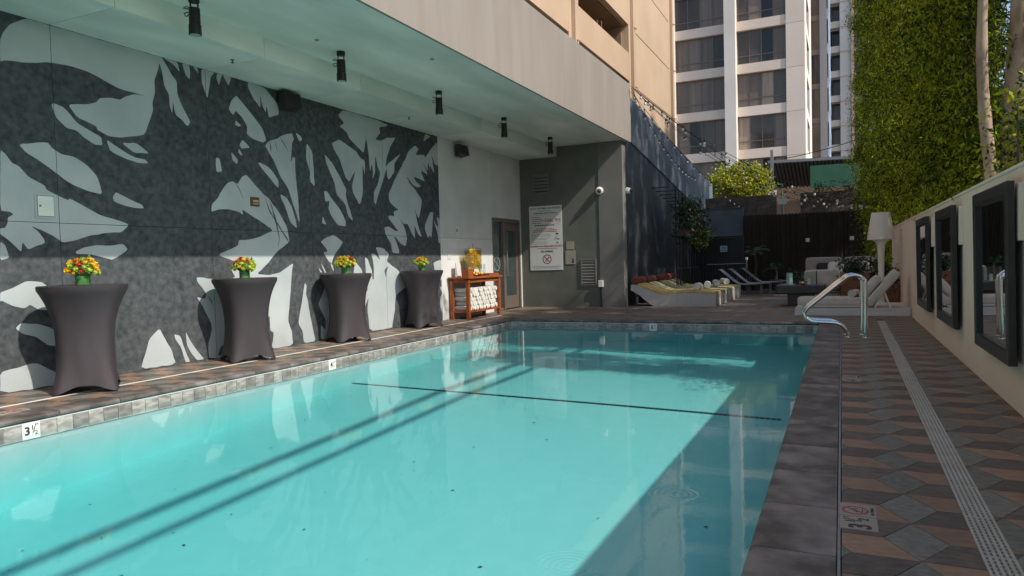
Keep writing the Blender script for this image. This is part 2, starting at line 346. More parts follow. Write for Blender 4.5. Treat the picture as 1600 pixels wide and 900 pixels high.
# ------------------------------------------------------------------ ground, pool
B = 400
g = MB()
xs = [-B, XPL-.2, XPR+.2, B]; ys = [-B, YP0-.2, YP1+.2, B]
for i in range(3):
    for j in range(3):
        if (i, j) != (1, 1): g.add([(xs[i], ys[j], -.02), (xs[i+1], ys[j], -.02), (xs[i+1], ys[j+1], -.02), (xs[i], ys[j+1], -.02)], [(0, 1, 2, 3)])
structure(g, "ground", M_ground)
prof = [(YP0, -1.0), (3.0, -.85), (8.3, -.50), (11, -.46), (YP1, -.45)]
pb = MB()
for (ya, za), (yb, zb) in zip(prof, prof[1:]):
    pb.add([(XPL, ya, za), (XPR, ya, za), (XPR, yb, zb), (XPL, yb, zb)], [(0, 1, 2, 3)])
    for X in (XPL, XPR): pb.add([(X, ya, za), (X, yb, zb), (X, yb, -.03), (X, ya, -.03)], [(0, 1, 2, 3)])
for Y, z in ((YP0, -1.0), (YP1, -.45)): pb.add([(XPL, Y, z), (XPR, Y, z), (XPR, Y, -.03), (XPL, Y, -.03)], [(0, 1, 2, 3)])
basin = structure(pb, "pool_basin", M_plaster)
zf = lambda y: np.interp(y, [a for a, b in prof], [b for a, b in prof])
sl_ = MB(); x = XPL + .02
pa, pc = at(543, 598, Z=-.49), at(1222, 655, Z=-.50)
nst = 110
for k in range(nst):
    t0, t1 = k/nst, (k+.86)/nst
    a = pa.lerp(pc, t0); b = pa.lerp(pc, t1)
    for r in (0, 1):
        y0 = .034*r - .03; z = float(zf(a.y)) + .003
        sl_.box(max(a.x, XPL+.01), b.x, a.y+y0, a.y+y0+.029, z-.006, z+.004)
tag(sl_.build("mosaic_line", M_blacktile, basin), kind='stuff')
wt = MB().box(XPL-.006, XPR+.006, YP0-.006, YP1+.006, -1.3, ZW)
structure(wt, "pool_water", M_water)
# small leaves and specks lying on the floor of the pool
sp = MB()
for k in range(70):
    x, y = random.uniform(XPL+.3, XPR-.3), random.uniform(2.2, 9); z = float(zf(y))+.004; r = random.uniform(.006, .014); a = random.uniform(0, 6)
    sp.add([(x+r*math.cos(a+b)*(1.6 if b in (0, 3.14) else .7), y+r*math.sin(a+b), z+random.uniform(0, .006)) for b in (0, 1.57, 3.14, 4.71)], [(0, 1, 2, 3)])
tag(sp.build("fallen_leaves", M_bark_dark), "tiny dark leaf scraps lying on the pool floor", "leaf litter", kind='stuff')
# waterline tiles, one object each, shared mesh
TW = .157
tl = MB().box(0, .010, 0, TW-.006, -.216, -.066).mesh("waterline_tile", M_wltile, bevel=.002)
tf = MB().box(0, TW-.006, -.010, 0, -.216, -.066).mesh("waterline_tile", M_wltile, bevel=.002)
yl = [3.858 + TW*k for k in range(-12, 68)]
yl = [y for y in yl if 2.3 < y < YP1-.17]
skip_left = [3.858, 3.858 + TW*round((8.16-3.858)/TW)]
for y in yl:
    if any(abs(y-s) < .02 for s in skip_left): continue
    link("waterline_tile", tl, basin, (XPL, y, 0))
xf = [XPL+.012+TW*k for k in range(int((XPR-XPL)/TW))]
kf = min(range(len(xf)), key=lambda k: abs(xf[k]+3.59))
for k, x in enumerate(xf):
    if k != kf: link("waterline_tile", tf, basin, (x, YP1, 0))
trm = MB().box(XPL, XPL+.012, 2.3, YP1-.02, -.068, -.058).box(XPL+.014, XPR, YP1-.012, YP1, -.068, -.058)
trm.build("pool_wall_cap", M_plaster, basin)
wlr = MB().box(XPR-.010, XPR, YP0, YP1-.013, -.216, -.058)
tag(wlr.build("waterline_tile_band", M_wltile, basin), kind='stuff')
def depth_tile(m0, num, half, name="depth_marker", big=.105):
    """white marker tile with black figures on plane m0"""
    me = MB().box(-.079, .079, -.076, .076, -.006, .0025).mesh(name, M_whitestrip, bevel=.001); me.transform(m0); o = link(name, me, basin)
    t = Matrix.Translation
    text(num, big, M_ink, o, m0 @ t((-.035 if half else -.02, -.002, .003)), bold=.004)
    if half:
        text("1", .06, M_ink, o, m0 @ t((.012, .025, .003)), bold=.002); text("/", .085, M_ink, o, m0 @ t((.026, .004, .003)), bold=.0015); text("2", .055, M_ink, o, m0 @ t((.045, -.024, .003)), bold=.002)
        text("FT", .036, M_ink, o, m0 @ t((.052, .045, .003)), bold=.001)
    else: text("FT", .05, M_ink, o, m0 @ t((.042, .02, .003)), bold=.001)
    return o
LW = lambda y, z=-.137: frame_mtx((XPL+.010, y, z), (0, 1, 0), (0, 0, 1))
depth_tile(LW(skip_left[0]+.0755), "3", True); depth_tile(LW(skip_left[1]+.0755), "4", False)
depth_tile(frame_mtx((xf[kf]+.0755, YP1-.010, -.137), (1, 0, 0), (0, 0, 1)), "5", False)
# coping stones
deck = structure(MB().add([(XW, -6, -.012), (XPL-.27, -6, -.012), (XPL-.27, YP1+.35, -.012), (XW, YP1+.35, -.012)], [(0, 1, 2, 3)])
                 .add([(XPR+.37, -6, -.012), (XR, -6, -.012), (XR, YP1+.35, -.012), (XPR+.37, YP1+.35, -.012)], [(0, 1, 2, 3)])
                 .add([(XW, YP1+.35, -.012), (XR, YP1+.35, -.012), (XR+.2, 31, -.012), (XW, 31, -.012)], [(0, 1, 2, 3)]), "pool_deck", M_grout)
CL = .62
def nose(outw, w, ln):
    """bull-nosed stone: profile across, extruded by ln; the nose is at 0, the back at -w"""
    pr = [(-w, -.055), (-.012, -.055)] + [(-.028+.028*math.cos(a), -.0275+.0275*math.sin(a)) for a in np.linspace(-1.3, 1.5708, 7)] + [(-w, 0)]
    return pr
def stone_mesh(axis, sign, w):
    pr = nose(1, w, CL); mb = MB(); mb.prism([(sign*p, q) for p, q in pr] if axis == 1 else [(sign*p, q) for p, q in pr], axis, 0, CL-.007)
    return mb.mesh("coping_stone", M_stone, smooth=True)
st_l = stone_mesh(1, 1, .27); st_r = stone_mesh(1, -1, .357); st_f = stone_mesh(0, -1, .35)
y = -.45
while y < YP1:
    if y > 1.5: link("coping_stone", st_l, deck, (XPL+.022, y+.31, 0))
    link("coping_stone", st_r, deck, (XPR-.018, y, 0)); y += CL
x = XPL-.25
while x < XPR+.3:
    link("coping_stone", st_f, deck, (x, YP1-.02, 0)); x += CL
MB().box(XPR+.344, XPR+.356, -3, YP1+.3, -.02, -.0015).build("deck_joint", M_groove, deck)
# rhombus tiles
TS = .265; H3 = TS*math.sqrt(3)/2
def clip(poly, rg):
    out = poly
    for i in range(len(rg)):
        a, b = rg[i], rg[(i+1) % len(rg)]; inp = out; out = []
        sd = lambda p: (b[0]-a[0])*(p[1]-a[1]) - (b[1]-a[1])*(p[0]-a[0])
        for j in range(len(inp)):
            p, q = inp[j], inp[(j+1) % len(inp)]; dp, dq = sd(p), sd(q)
            if dp >= 0: out.append(p)
            if dp*dq < 0: t = dp/(dp-dq); out.append((p[0]+(q[0]-p[0])*t, p[1]+(q[1]-p[1])*t))
        if len(out) < 3: return []
    return out
def area(p): return abs(sum(p[i][0]*p[(i+1) % len(p)][1]-p[(i+1) % len(p)][0]*p[i][1] for i in range(len(p))))/2
hv = [(TS*math.cos(k*math.pi/3), TS*math.sin(k*math.pi/3)) for k in range(6)]
RH = [(M_t_orange, [(0, 0), hv[0], hv[1], hv[2]]), (M_t_grey, [(0, 0), hv[2], hv[3], hv[4]]), (M_t_dark, [(0, 0), hv[4], hv[5], hv[0]])]
def shrink(p, c, d=.0016):
    r = []
    for x, y in p:
        v = Vector((x-c[0], y-c[1])); r.append((x - v.x/max(v.length, 1e-6)*d*1.6, y - v.y/max(v.length, 1e-6)*d*1.6))
    return r
def cen(p): return (sum(q[0] for q in p)/len(p), sum(q[1] for q in p)/len(p))
tile_me = [MB().prism(shrink(p, cen(p)), 2, -.012, 0).mesh("tile", m) for m, p in RH]
DX0, DX1 = (lambda y: .526+(y-3.3)*.00675), (lambda y: .651+(y-3.3)*.00675)
YF = YP1+.335
regs = [[(XPR+.36, 1.0), (DX0(1), 1.0), (DX0(YF), YF), (XPR+.36, YF)],
        [(DX1(1), 1.0), (XR, 1.0), (XR, 15.2), (DX1(15.2), 15.2)],
        [(XW, 2.0), (-7.53, 2.0), (-7.53, 15.4), (XW, 15.4)], [(-7.49, 2.0), (XPL-.252, 2.0), (XPL-.252, YF), (-7.49, YF)],
        [(-7.49, YF), (DX0(15), YF), (DX0(15), 15.4), (-7.49, 15.4)], [(DX1(15), 15.22), (XR, 15.22), (XR, 15.4), (DX1(15), 15.4)],
        [(XW, 15.4), (XR, 15.4), (XR, 25), (XW, 25)]]
cand = []; field = [MB(), MB(), MB()]
for ri, rg in enumerate(regs):
    x0, x1 = min(p[0] for p in rg), max(p[0] for p in rg); y0, y1 = min(p[1] for p in rg), max(p[1] for p in rg)
    for i in range(int((x0)/(1.5*TS))-2, int(x1/(1.5*TS))+3):
        for j in range(int(y0/(2*H3))-2, int(y1/(2*H3))+3):
            c = (i*1.5*TS + .03, j*2*H3 + (H3 if i % 2 else 0) + .13)
            for k, (m, p) in enumerate(RH):
                q = [(a+c[0], b+c[1]) for a, b in p]; cl = clip(q, rg)
                if len(cl) < 3 or area(cl) < .0006: continue
                full = area(cl) > .999*area(q); cc = cen(cl); cand.append((math.hypot(cc[0], cc[1])/math.sqrt(area(cl)), k, full, c, cl, cc))
cand.sort(key=lambda t: t[0])
for n_, (d_, k, full, c, cl, cc) in enumerate(cand):
    if n_ < 290:
        if full: link("tile", tile_me[k], deck, (c[0], c[1], random.uniform(-.0012, 0)))
        else: link("tile", MB().prism([(a-cc[0], b-cc[1]) for a, b in shrink(cl, cc)], 2, -.012, 0).mesh("tile", RH[k][0]), deck, (cc[0], cc[1], random.uniform(-.0012, 0)))
    else: field[k].prism(shrink(cl, cc), 2, -.012, random.uniform(-.001, 0))
for k in range(3): tag(field[k].build("tile_field", RH[k][0], deck), kind='stuff')
# slotted drain of the right-hand deck: one grate section per half metre
gl = .5; gm = MB(); wd = .125
for k in range(6): xk = k*(wd-.012)/5; gm.box(xk + (0 if k else 0), xk+.012 + (0), 0, gl-.003, -.008, .003)
nrow = 13
for j in range(nrow+1): yk = j*(gl-.003-.010)/nrow; gm.box(.0125, wd-.0125, yk, yk+.010, -.008, .0015)
gme = gm.mesh("grate_section", M_drain)
dr = thing("deck_drain", "long white slotted drain grate set in the tiled deck beside the mirror wall", "drain", (DX0(8), 8, 0))
y = 1.0
MB().prism([(DX0(1)+.001, 1.0), (DX1(1)-.001, 1.0), (DX1(15.2)-.001, 15.2), (DX0(15.2)+.001, 15.2)], 2, -.03, -.010).build("channel", M_void, dr)
while y < 14.8:
    o = link("grate_section", gme, dr, (DX0(y), y, 0)); o.rotation_euler = (0, 0, -.00675); y += gl
MB().box(-7.532, -7.488, 2.0, 15.4, -.014, .002).build("drain_strip", M_whitestrip, deck)
# deck depth markers
def deck_plate(c, num, half):
    m0 = frame_mtx((c[0], c[1], .0022), (0, 1, 0), (-1, 0, 0)); t = Matrix.Translation
    me = MB().box(-.185, -.004, -.082, .082, -.010, 0).box(.004, .185, -.082, .082, -.010, 0).mesh("deck_marker", M_pinkpaper, bevel=.001); me.transform(m0); o = link("deck_marker", me, deck)
    text(num, .135, M_ink, o, m0 @ t((-.14 if half else -.12, -.01, .0006)), bold=.004)
    if half: text("1", .06, M_ink, o, m0 @ t((-.078, .035, .0006)), bold=.002); text("/", .08, M_ink, o, m0 @ t((-.062, .012, .0006)), bold=.001); text("2", .065, M_ink, o, m0 @ t((-.04, -.025, .0006)), bold=.002)
    text("FT", .038, M_ink, o, m0 @ t((-.035, .052, .0006)))
    ring = MB(); n = 28
    for k in range(n):
        a, b = 2*math.pi*k/n, 2*math.pi*(k+1)/n
        ring.add([(.085+r*math.cos(q), .012+r*math.sin(q), 0) for r, q in ((.062, a), (.050, a), (.050, b), (.062, b))], [(0, 1, 2, 3)])
    ring.bar((.045, -.03, 0), (.125, .054, 0), .010, .0004)
    me = ring.mesh("no_diving_ring", M_red); me.transform(m0 @ t((0, 0, .0008))); link("no_diving_ring", me, o)
    fig = MB().bar((.06, .0, 0), (.10, .03, 0), .010, .0004).bar((.10, .03, 0), (.115, .0, 0), .007, .0004).bar((.06, -.02, 0), (.115, -.02, 0), .005, .0004)
    me = fig.mesh("diver_pictogram", M_ink); me.transform(m0 @ t((0, 0, .0004))); link("diver_pictogram", me, o)
    text("NO DIVING", .022, M_ink, o, m0 @ t((.09, -.066, .0006)))
deck_plate((.065, 3.81), "3", True); deck_plate((.085, 8.05), "4", False); deck_plate((-7.18, 3.95), "3", True)
# ------------------------------------------------------------------ hotel wing over the pool
ZS, ZD = 4.46, 4.185               # main soffit, dropped soffit beside the wall
XD = -7.15                          # edge of dropped soffit
hotel = thing("hotel_wing", "concrete hotel wing overhanging the left of the pool, with mural wall, soffit and pale fascia", "building", (XW, 9, 0))
for (za, zb) in ((0, 1.8895), (1.8945, ZD)):
    for a, b in zip([-6]+YJ, YJ): MB().box(XW-.2, XW, a+.0025, b-.0025, za, zb).build("wall_panel", M_mural_dark, hotel)
for (za, zb) in ((0, 1.8895), (1.8945, ZD)):
    MB().box(XW-.2, XW, 13.904, 16.545 if za == 0 else 16.545, za, zb).build("wall_panel", M_stucco, hotel)
MB().box(XW-.2, XW, 16.545, 18.4, 2.475, ZD).build("wall_panel", M_stucco, hotel)
MB().box(XW-.3, XW-.2, -6, 18.6, 0, ZS).build("wall_core", M_endwall, hotel)
MB().box(XW-.2, XW, 18.335, 18.4, 0, 2.475).build("door_jamb", M_stucco, hotel)
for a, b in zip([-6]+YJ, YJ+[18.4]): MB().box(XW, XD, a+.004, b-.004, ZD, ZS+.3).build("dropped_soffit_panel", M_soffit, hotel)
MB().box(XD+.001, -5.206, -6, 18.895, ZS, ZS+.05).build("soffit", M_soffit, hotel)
MB().box(-5.50, -5.16, -6, 18.9, ZS+.052, 6.02).box(-5.2055, -5.16, -6, 18.9, ZS-.004, ZS+.0515).build("fascia", M_fascia, hotel)
MB().box(XW, -5.95, YE, YE+.3, 0, ZS-.002).build("end_wall", M_endwall, hotel)
MB().box(-5.95, XE, YE-.02, YE+.3, 0, ZS-.002).build("end_pier", M_endpil, hotel)
MB().box(XW, -5.52, -6, 18.4, ZS+.302, ZS+.6).build("roof_slab", M_endwall, hotel)
# mural: pale shapes over the dark painted panels
def trace(s): return [tuple(float(c) for c in p.split(',')) for p in s.split()]
LIGHT = """0,62 5,50 15,38 36,30 43,21 150,51 249,81 252,84 262,105 268,117 276,127 277,147 284,165 292,180 297,190 294,197 290,195 285,188 275,180 272,170 270,157 269,178 265,165 264,148 257,135 253,112 249,98 246,112 241,125 242,145 238,160 239,172 235,185 228,205 224,211 190,215 170,213 152,203 150,197 120,183 106,163 137,163 150,160 156,153 175,153 187,156 196,151 210,147 226,150 210,145 185,138 165,127 140,113 110,103 75,97 38,98 8,94 0,96
254,83 275,90 278,100 281,113 270,100
284,92 295,96 297,112 296,124 290,117 286,105
301,98 308,101 310,115 304,108
314,102 335,108 329,120 327,135 324,154 319,140 315,128
339,110 347,112 344,125 342,134 338,122
348,113 361,117 360,125 357,134 351,123
387,124 402,129 414,138 426,153 434,163 436,179 420,184 418,172 416,166 415,176 410,165 406,148 407,169 395,153 387,135
369,149 380,162 392,177 402,190 410,201 416,219 411,223 395,217 386,210 386,197 378,183 368,173 364,180 357,170 361,158
368,188 377,196 373,198 367,195
379,218 391,231 377,232 374,226
361,237 372,250 370,257 363,250
373,232 379,242 377,243 372,238
337,246 343,248 347,268 338,269
330,331 331,319 340,310 346,298 355,286 363,283 371,288 378,276 385,273 396,286 412,304 420,310 436,332 448,354 451,370 452,378 434,392 424,404 419,411 401,428 420,430 437,426 448,418 458,411 456,424 455,439 453,466 450,501 456,518 458,539 424,546 428,520 422,516 421,491 413,518 414,547 327,564 325,539 332,510 316,477 307,464 320,467 323,460 308,440 307,433 333,436 368,434 361,421 368,410 361,406 340,398 372,384 373,375 392,374 406,370 428,360 393,337 378,327 380,336 373,331 358,327 342,327
0,234 8,240 18,254 30,260 44,276 70,290 73,297 106,313 109,310 140,327 156,336 180,343 202,351 190,363 164,364 140,368 116,376 98,379 84,369 66,360 48,353 60,362 69,374 70,380 44,390 35,378 33,394 22,383 12,374 0,366 0,357 8,356 12,348 12,340 21,335 16,331 0,329
0,377 8,383 12,395 14,403 0,407
29,225 74,222 82,232 96,241 116,245 136,258 152,276 160,304 136,298 112,288 90,272 60,250 40,238
80,164 83,161 100,168 120,192 140,204 158,214 160,227 148,226 130,214 120,204 104,200 88,184
166,218 185,231 210,246 226,249 232,255 218,255 196,248 172,236
190,223 212,223 231,238 231,240 210,239
176,308 181,300 200,310 222,320 225,326 200,323 178,315
118,393 130,387 150,383 172,384 192,381 200,390 176,406 164,403 140,397 120,397
0,457 20,450 41,439 68,441 90,470 90,486 60,484 47,476 38,482 20,478 3,470 0,471
24,513 32,505 60,506 88,516 96,540 76,540 56,526 36,522
0,582 30,574 48,568 60,568 92,584 96,601 0,615
220,577 228,550 233,530 249,513 257,528 268,546 275,569
272,522 282,525 290,550 297,565 290,566 283,543 274,530
290,518 297,532 308,548 319,561 308,563 299,552 292,539
403,255 406,254 418,260 426,268 435,282 435,294 429,288 418,274
437,303 448,309 456,324 462,344 464,357 454,348 448,330
414,227 421,220 432,217 440,212 456,208 459,217 456,225 455,244 454,254 458,245 461,247 461,260 463,286 466,314 468,348 466,344 455,310 450,294 438,276 430,256 420,238
462,207 470,213 472,219 468,221 464,213
448,163 451,163 454,174 453,175
536,171 593,189 607,196 592,199 594,208 586,218 594,220 605,215 618,215 610,228 604,247 602,261 607,255 627,239 616,255 616,269 608,281 605,277 604,263 599,280 591,305 587,320 584,315 584,300 590,289 594,270 590,261 586,242 586,269 582,281 583,269 581,256 578,269 576,242 572,215 568,240 554,225 546,217 542,207 530,197 538,193 528,180
518,224 530,218 539,224 556,236 563,247 570,251 570,274 566,255 567,301 562,321 551,300 550,290 555,266 546,284 540,278 534,260 531,249 522,234
507,241 510,244 520,256 530,274 541,296 540,306 552,346 544,338 540,320 526,304 522,284 510,256
479,223 488,238 490,266 492,292 484,283 484,268 478,248
506,298 511,299 518,310 532,328 540,346 540,354 528,352 518,338 513,326 515,314 508,315
504,337 510,351 503,349
501,378 508,372 521,367 536,378 530,388 524,396 520,404 518,414 512,406 505,394 512,393 508,386
649,227 654,233 649,242 663,242 664,247 673,233 683,222 684,240 684,260 679,256 674,242 679,272 671,258 672,270 669,252 668,268 660,253 669,274 657,266 664,284 656,280 646,276 650,284 658,291 653,293 646,290 635,275 640,287 647,294 659,312 658,324 654,342 648,326 652,348 659,371 654,367 647,351 649,374 643,364 637,350 631,350 624,341 632,355 636,372 634,385 625,380 615,367 625,396 613,395 611,381 602,365 600,355 608,354 616,360 623,362 616,353 607,341 607,337 616,338 615,330 623,328 616,323 608,314 607,303 613,289 624,266 633,249 639,235
664,209 673,213 661,222
672,331 677,332 676,346 674,374 672,367 669,373 663,355
677,344 684,365 685,379 688,380 688,344 682,338 685,356
570,402 574,404 581,422 582,437 584,436 584,415 580,396 586,397 594,407 590,395 587,386 599,388 608,397 604,408 612,415 622,422 630,436 640,450 632,450 622,458 618,463 617,485 613,507 613,512 578,518 574,483 576,464 569,483 566,519 556,520 552,440 554,408 558,412 566,423 566,434 572,430
476,442 479,446 478,460 481,470 484,490 489,515 493,533 475,536 473,518 466,505 470,481 473,462
508,448 501,466 497,475 503,488 509,500 508,516 501,507 501,531 520,528 520,448
501,410 510,426 507,426
498,418 504,426 500,425
515,408 520,415 522,425 518,418
677,411 682,408 689,406 691,425 692,440 686,434 680,426
687,447 691,458 688,464 688,480 694,498 692,450"""
DARK = """364,283 372,293 379,310 380,311 373,292
323,460 333,478 331,470
340,556 345,541 356,535 354,552
421,219 423,239 424,231
428,218 434,240 432,228
436,213 452,240 443,222
412,304 420,330 434,352 446,372 451,379 450,374 436,352 422,330
420,310 428,340 436,372 434,391 437,372 431,340
600,422 607,415 604,424 603,434
575,431 574,457 570,445
636,452 640,452 640,482 622,483 620,470"""
def paint(lines, name, m, off):
    for ln in lines.strip().split("\n"):
        pts = [at(px, py, X=XW) for px, py in trace(ln)]
        pts = [(p.y, min(max(p.z, .004), ZD-.004)) for p in pts]
        cut = []
        for i in range(len(pts)):
            a, b = Vector(pts[i]), Vector(pts[(i+1) % len(pts)]); cut += [tuple(a.lerp(b, .13)), tuple(a.lerp(b, .87))]
        pts = cut
        c = (sum(p[0] for p in pts)/len(pts), sum(p[1] for p in pts)/len(pts))
        bm = bmesh.new(); n = len(pts); out = []
        for i in range(n):   # slightly irregular brushed outline
            a, b = Vector(pts[i]), Vector(pts[(i+1) % n]); k = max(1, int((b-a).length/.07)); d = (b-a); nn = Vector((-d.y, d.x)).normalized() if d.length > 0 else Vector((0, 0))
            for j in range(k):
                q = a.lerp(b, j/k)
                if j: q += nn*random.uniform(-.006, .006)
                out.append(bm.verts.new((XW+off, q.x, min(max(q.y, .004), ZD-.003))))
        es = [bm.edges.new((out[i], out[(i+1) % len(out)])) for i in range(len(out))]
        bmesh.ops.triangle_fill(bm, edges=es, use_beauty=True, use_dissolve=False, normal=(1, 0, 0))
        for yj in YJ:
            for s in (-.003, .003): bmesh.ops.bisect_plane(bm, geom=bm.verts[:]+bm.edges[:]+bm.faces[:], plane_co=(0, yj+s, 0), plane_no=(0, 1, 0))
        for s in (-.003, .003): bmesh.ops.bisect_plane(bm, geom=bm.verts[:]+bm.edges[:]+bm.faces[:], plane_co=(0, 0, 1.892+s), plane_no=(0, 0, 1))
        rm = [f for f in bm.faces if abs(f.calc_center_median().z-1.892) < .003 or any(abs(f.calc_center_median().y-yj) < .003 for yj in YJ) or f.calc_center_median().y > 13.897]
        bmesh.ops.delete(bm, geom=rm, context='FACES')
        for f in bm.faces:
            if f.normal.x < 0: f.normal_flip()
        me = bpy.data.meshes.new(name); bm.to_mesh(me); bm.free(); me.materials.append(m); link(name, me, hotel)
paint(LIGHT, "mural_shape", M_mural_light, .0015)
paint(DARK, "mural_stroke", M_mural_line, .003)
# glazed door in the mural wall
door = MB().box(XW-.12, XW-.005, 16.56, 16.64, 0, 2.46).box(XW-.12, XW-.005, 18.26, 18.33, 0, 2.46).box(XW-.12, XW-.005, 16.64, 18.26, 2.37, 2.46).box(XW-.12, XW-.005, 17.22, 17.29, .0, 2.37).build("door", M_bronze, hotel, bevel=.004)
lf = MB().box(XW-.10, XW-.05, 17.295, 17.45, .02, 2.36).box(XW-.10, XW-.05, 18.10, 18.255, .02, 2.36).box(XW-.10, XW-.05, 17.45, 18.10, .02, .36).box(XW-.10, XW-.05, 17.45, 18.10, 2.15, 2.36).build("door_leaf", M_bronze, door, bevel=.003)
MB().box(XW-.085, XW-.075, 17.45, 18.10, .36, 2.15).build("door_glass", M_doorpane, door)
MB().box(XW-.085, XW-.075, 16.64, 17.22, .05, 2.37).build("side_light", M_doorpane, door)
MB().box(XW-.10, XW-.04, 16.64, 17.22, .0, .05).build("sill", M_bronze, door)
MB().tube([(XW-.05, 17.37, .92), (XW+.03, 17.37, .92), (XW+.03, 17.37, 1.62), (XW-.05, 17.37, 1.62)], .016, 8).build("handle", M_alu, door, smooth=True)
ring = MB()
for k in range(24):
    a, b = 2*math.pi*k/24, 2*math.pi*(k+1)/24
    ring.add([(XW-.073, 16.93+r*math.cos(q), 1.25+r*math.sin(q)) for r, q in ((.2, a), (.165, a), (.165, b), (.2, b))], [(0, 1, 2, 3)])
ring.bar((XW-.073, 16.8, 1.36), (XW-.073, 17.06, 1.14), .002, .03)
ring.build("door_decal", M_inkgrey, door)
# ------------------------------------------------------------------ soffit spotlights
def make_spot():
    t = thing("ceiling_spotlight", "", "spotlight", (0, 0, 0))
    MB().lathe([(.062, 0), (.062, -.055)], n=16).build("canopy", M_black, t, smooth=True)
    MB().bar((-.045, 0, -.05), (-.045, 0, -.15), .012, .02).bar((.045, 0, -.05), (.045, 0, -.15), .012, .02).build("yoke", M_black, t)
    b = MB().lathe([(.03, -.12), (.062, -.125), (.064, -.30), (.058, -.305), (.058, -.315), (.070, -.318), (.072, -.43), (.06, -.43)], n=18).build("lamp_body", M_black, t, smooth=True)
    MB().lathe([(.056, -.428), (.056, -.434)], n=16).build("lens", M_lens, b)
    pts = [(-.05, 0, -.16)] + [(-.09-.055*math.cos(a)*.8, .015*math.sin(a*2), -.155-.055*math.sin(a)) for a in np.linspace(.3, 5.6, 12)] + [(-.055, 0, -.13)]
    MB().tube(pts, .006, 6).build("cable", M_black, t, smooth=True)
    return t
sp0 = make_spot(); SPL = ["nearest and largest black spotlight, cut by the top edge above the mural", "second black spotlight from the near end, hung under the teal-lit soffit",
    "middle one of the five black soffit spotlights, above the far half of the mural", "fourth black spotlight from the near end, past the end of the mural", "farthest and smallest black spotlight, next to the grey end wall"]
for i, (x, y) in enumerate([(-6.78, 5.98), (-6.66, 8.48), (-6.66, 11.27), (-6.68, 14.07), (-6.73, 16.9)]):
    s_ = sp0 if i == 0 else copy_tree(sp0); s_.location = (x, y, ZS); s_.rotation_euler = (0, 0, .35); tag(s_, SPL[i], "spotlight", "black spotlights along the soffit")
for i, (px, py) in enumerate([(639, 183), (363, 93)]):
    p = at(px, py, Z=ZD)
    t = thing("sprinkler_head", ["small sprinkler head under the dropped soffit near the end of the mural", "small sprinkler head under the dropped soffit above the left palm trunk of the mural"][i], "sprinkler", (p.x, p.y, ZD), "soffit sprinklers")
    MB().lathe([(.03, 0), (.028, -.008)], (p.x, p.y, ZD), 12).build("escutcheon", M_alu, t); MB().lathe([(.008, -.008), (.008, -.04), (.024, -.042), (.024, -.046)], (p.x, p.y, ZD), 10).build("nozzle", M_black, t)
for i, (px, py) in enumerate([(495, 62), (675, 92)]):
    p = at(px, py, Z=ZS)
    t = tag(MB().lathe([(.035, 0), (.03, -.012), (.012, -.02)], (p.x, p.y, ZS), 12).build("soffit_sensor", M_alu), ["small round sensor on the soffit beside the second spotlight", "small round sensor on the soffit close to the fascia edge"][i], "sensor", "soffit sensors")
# wall speakers
for i, (y, z) in enumerate([(9.0, 4.02), (14.75, 3.96)]):
    t = thing("wall_speaker", ["dark brown wedge loudspeaker at the top of the mural", "black loudspeaker on the bare white wall past the mural"][i], "loudspeaker", (XW, y, z), "wall loudspeakers")
    m_ = MB().add([], [])
    pr = [(XW+.05, z-.15), (XW+.27, z-.10), (XW+.22, z+.13), (XW+.05, z+.15)]
    m_.add([(a, y+s*(.15 if k in (0, 3) else .19), b) for s in (-1, 1) for k, (a, b) in enumerate(pr)], [(0, 1, 2, 3), (7, 6, 5, 4), (0, 4, 5, 1), (1, 5, 6, 2), (2, 6, 7, 3), (3, 7, 4, 0)])
    m_.build("cabinet", M_blackplastic, t, bevel=.018)
    MB().add([(XW+.272, y-.16, z-.085), (XW+.272, y+.16, z-.085), (XW+.236, y+.16, z+.10), (XW+.236, y-.16, z+.10)], [(0, 1, 2, 3)]).build("grille", M_black, t)
    MB().bar((XW, y, z), (XW+.07, y, z), .08, .06).build("bracket", M_black, t)
# access hatch, plaque, switch plates
t = thing("access_hatch", "small square metal access hatch set in the mural at the left", "hatch", (XW, 5.09, 2.08))
MB().box(XW, XW+.012, 4.975, 5.215, 1.935, 2.225).build("hatch_frame", M_mural_light, t, bevel=.003); h_ = MB().box(XW+.012, XW+.018, 5.005, 5.185, 1.965, 2.195).build("hatch_door", M_soffit, t, bevel=.002)
MB().box(XW+.004, XW+.0135, 5.0, 5.19, 1.96, 2.2).build("hatch_gap", M_ink, t); MB().lathe([(.012, 0), (.010, .01)], (0, 0, 0), 10).build("latch", M_bronze, h_).matrix_basis = Matrix.Translation((XW+.018, 5.03, 2.08)) @ Matrix.Rotation(math.pi/2, 4, 'Y')
t = thing("wall_plaque", "little brown plaque with brass lettering screwed to the mural", "plaque", (XW, 8.3, 2.34))
pl_ = MB().box(XW, XW+.02, 8.21, 8.385, 2.27, 2.41).build("plate", M_alarm, t, bevel=.003); MB().box(XW+.02, XW+.022, 8.25, 8.365, 2.335, 2.365).box(XW+.02, XW+.022, 8.25, 8.365, 2.30, 2.315).build("print", M_brass, pl_)
t = thing("notice_plate", "small white notice with a dark symbol on the bare wall left of the door", "sign", (XW, 14.67, 2.07))
pl_ = MB().box(XW, XW+.01, 14.57, 14.765, 1.96, 2.18).build("plate", M_signwhite, t, bevel=.002); MB().box(XW+.010, XW+.012, 14.645, 14.69, 2.04, 2.11).build("print", M_ink, pl_)
t = tag(MB().box(XW, XW+.012, 14.2, 14.34, 1.40, 1.55).build("wall_outlet", M_stucco, bevel=.004), "blank wall outlet cover above the wooden towel cart", "outlet")
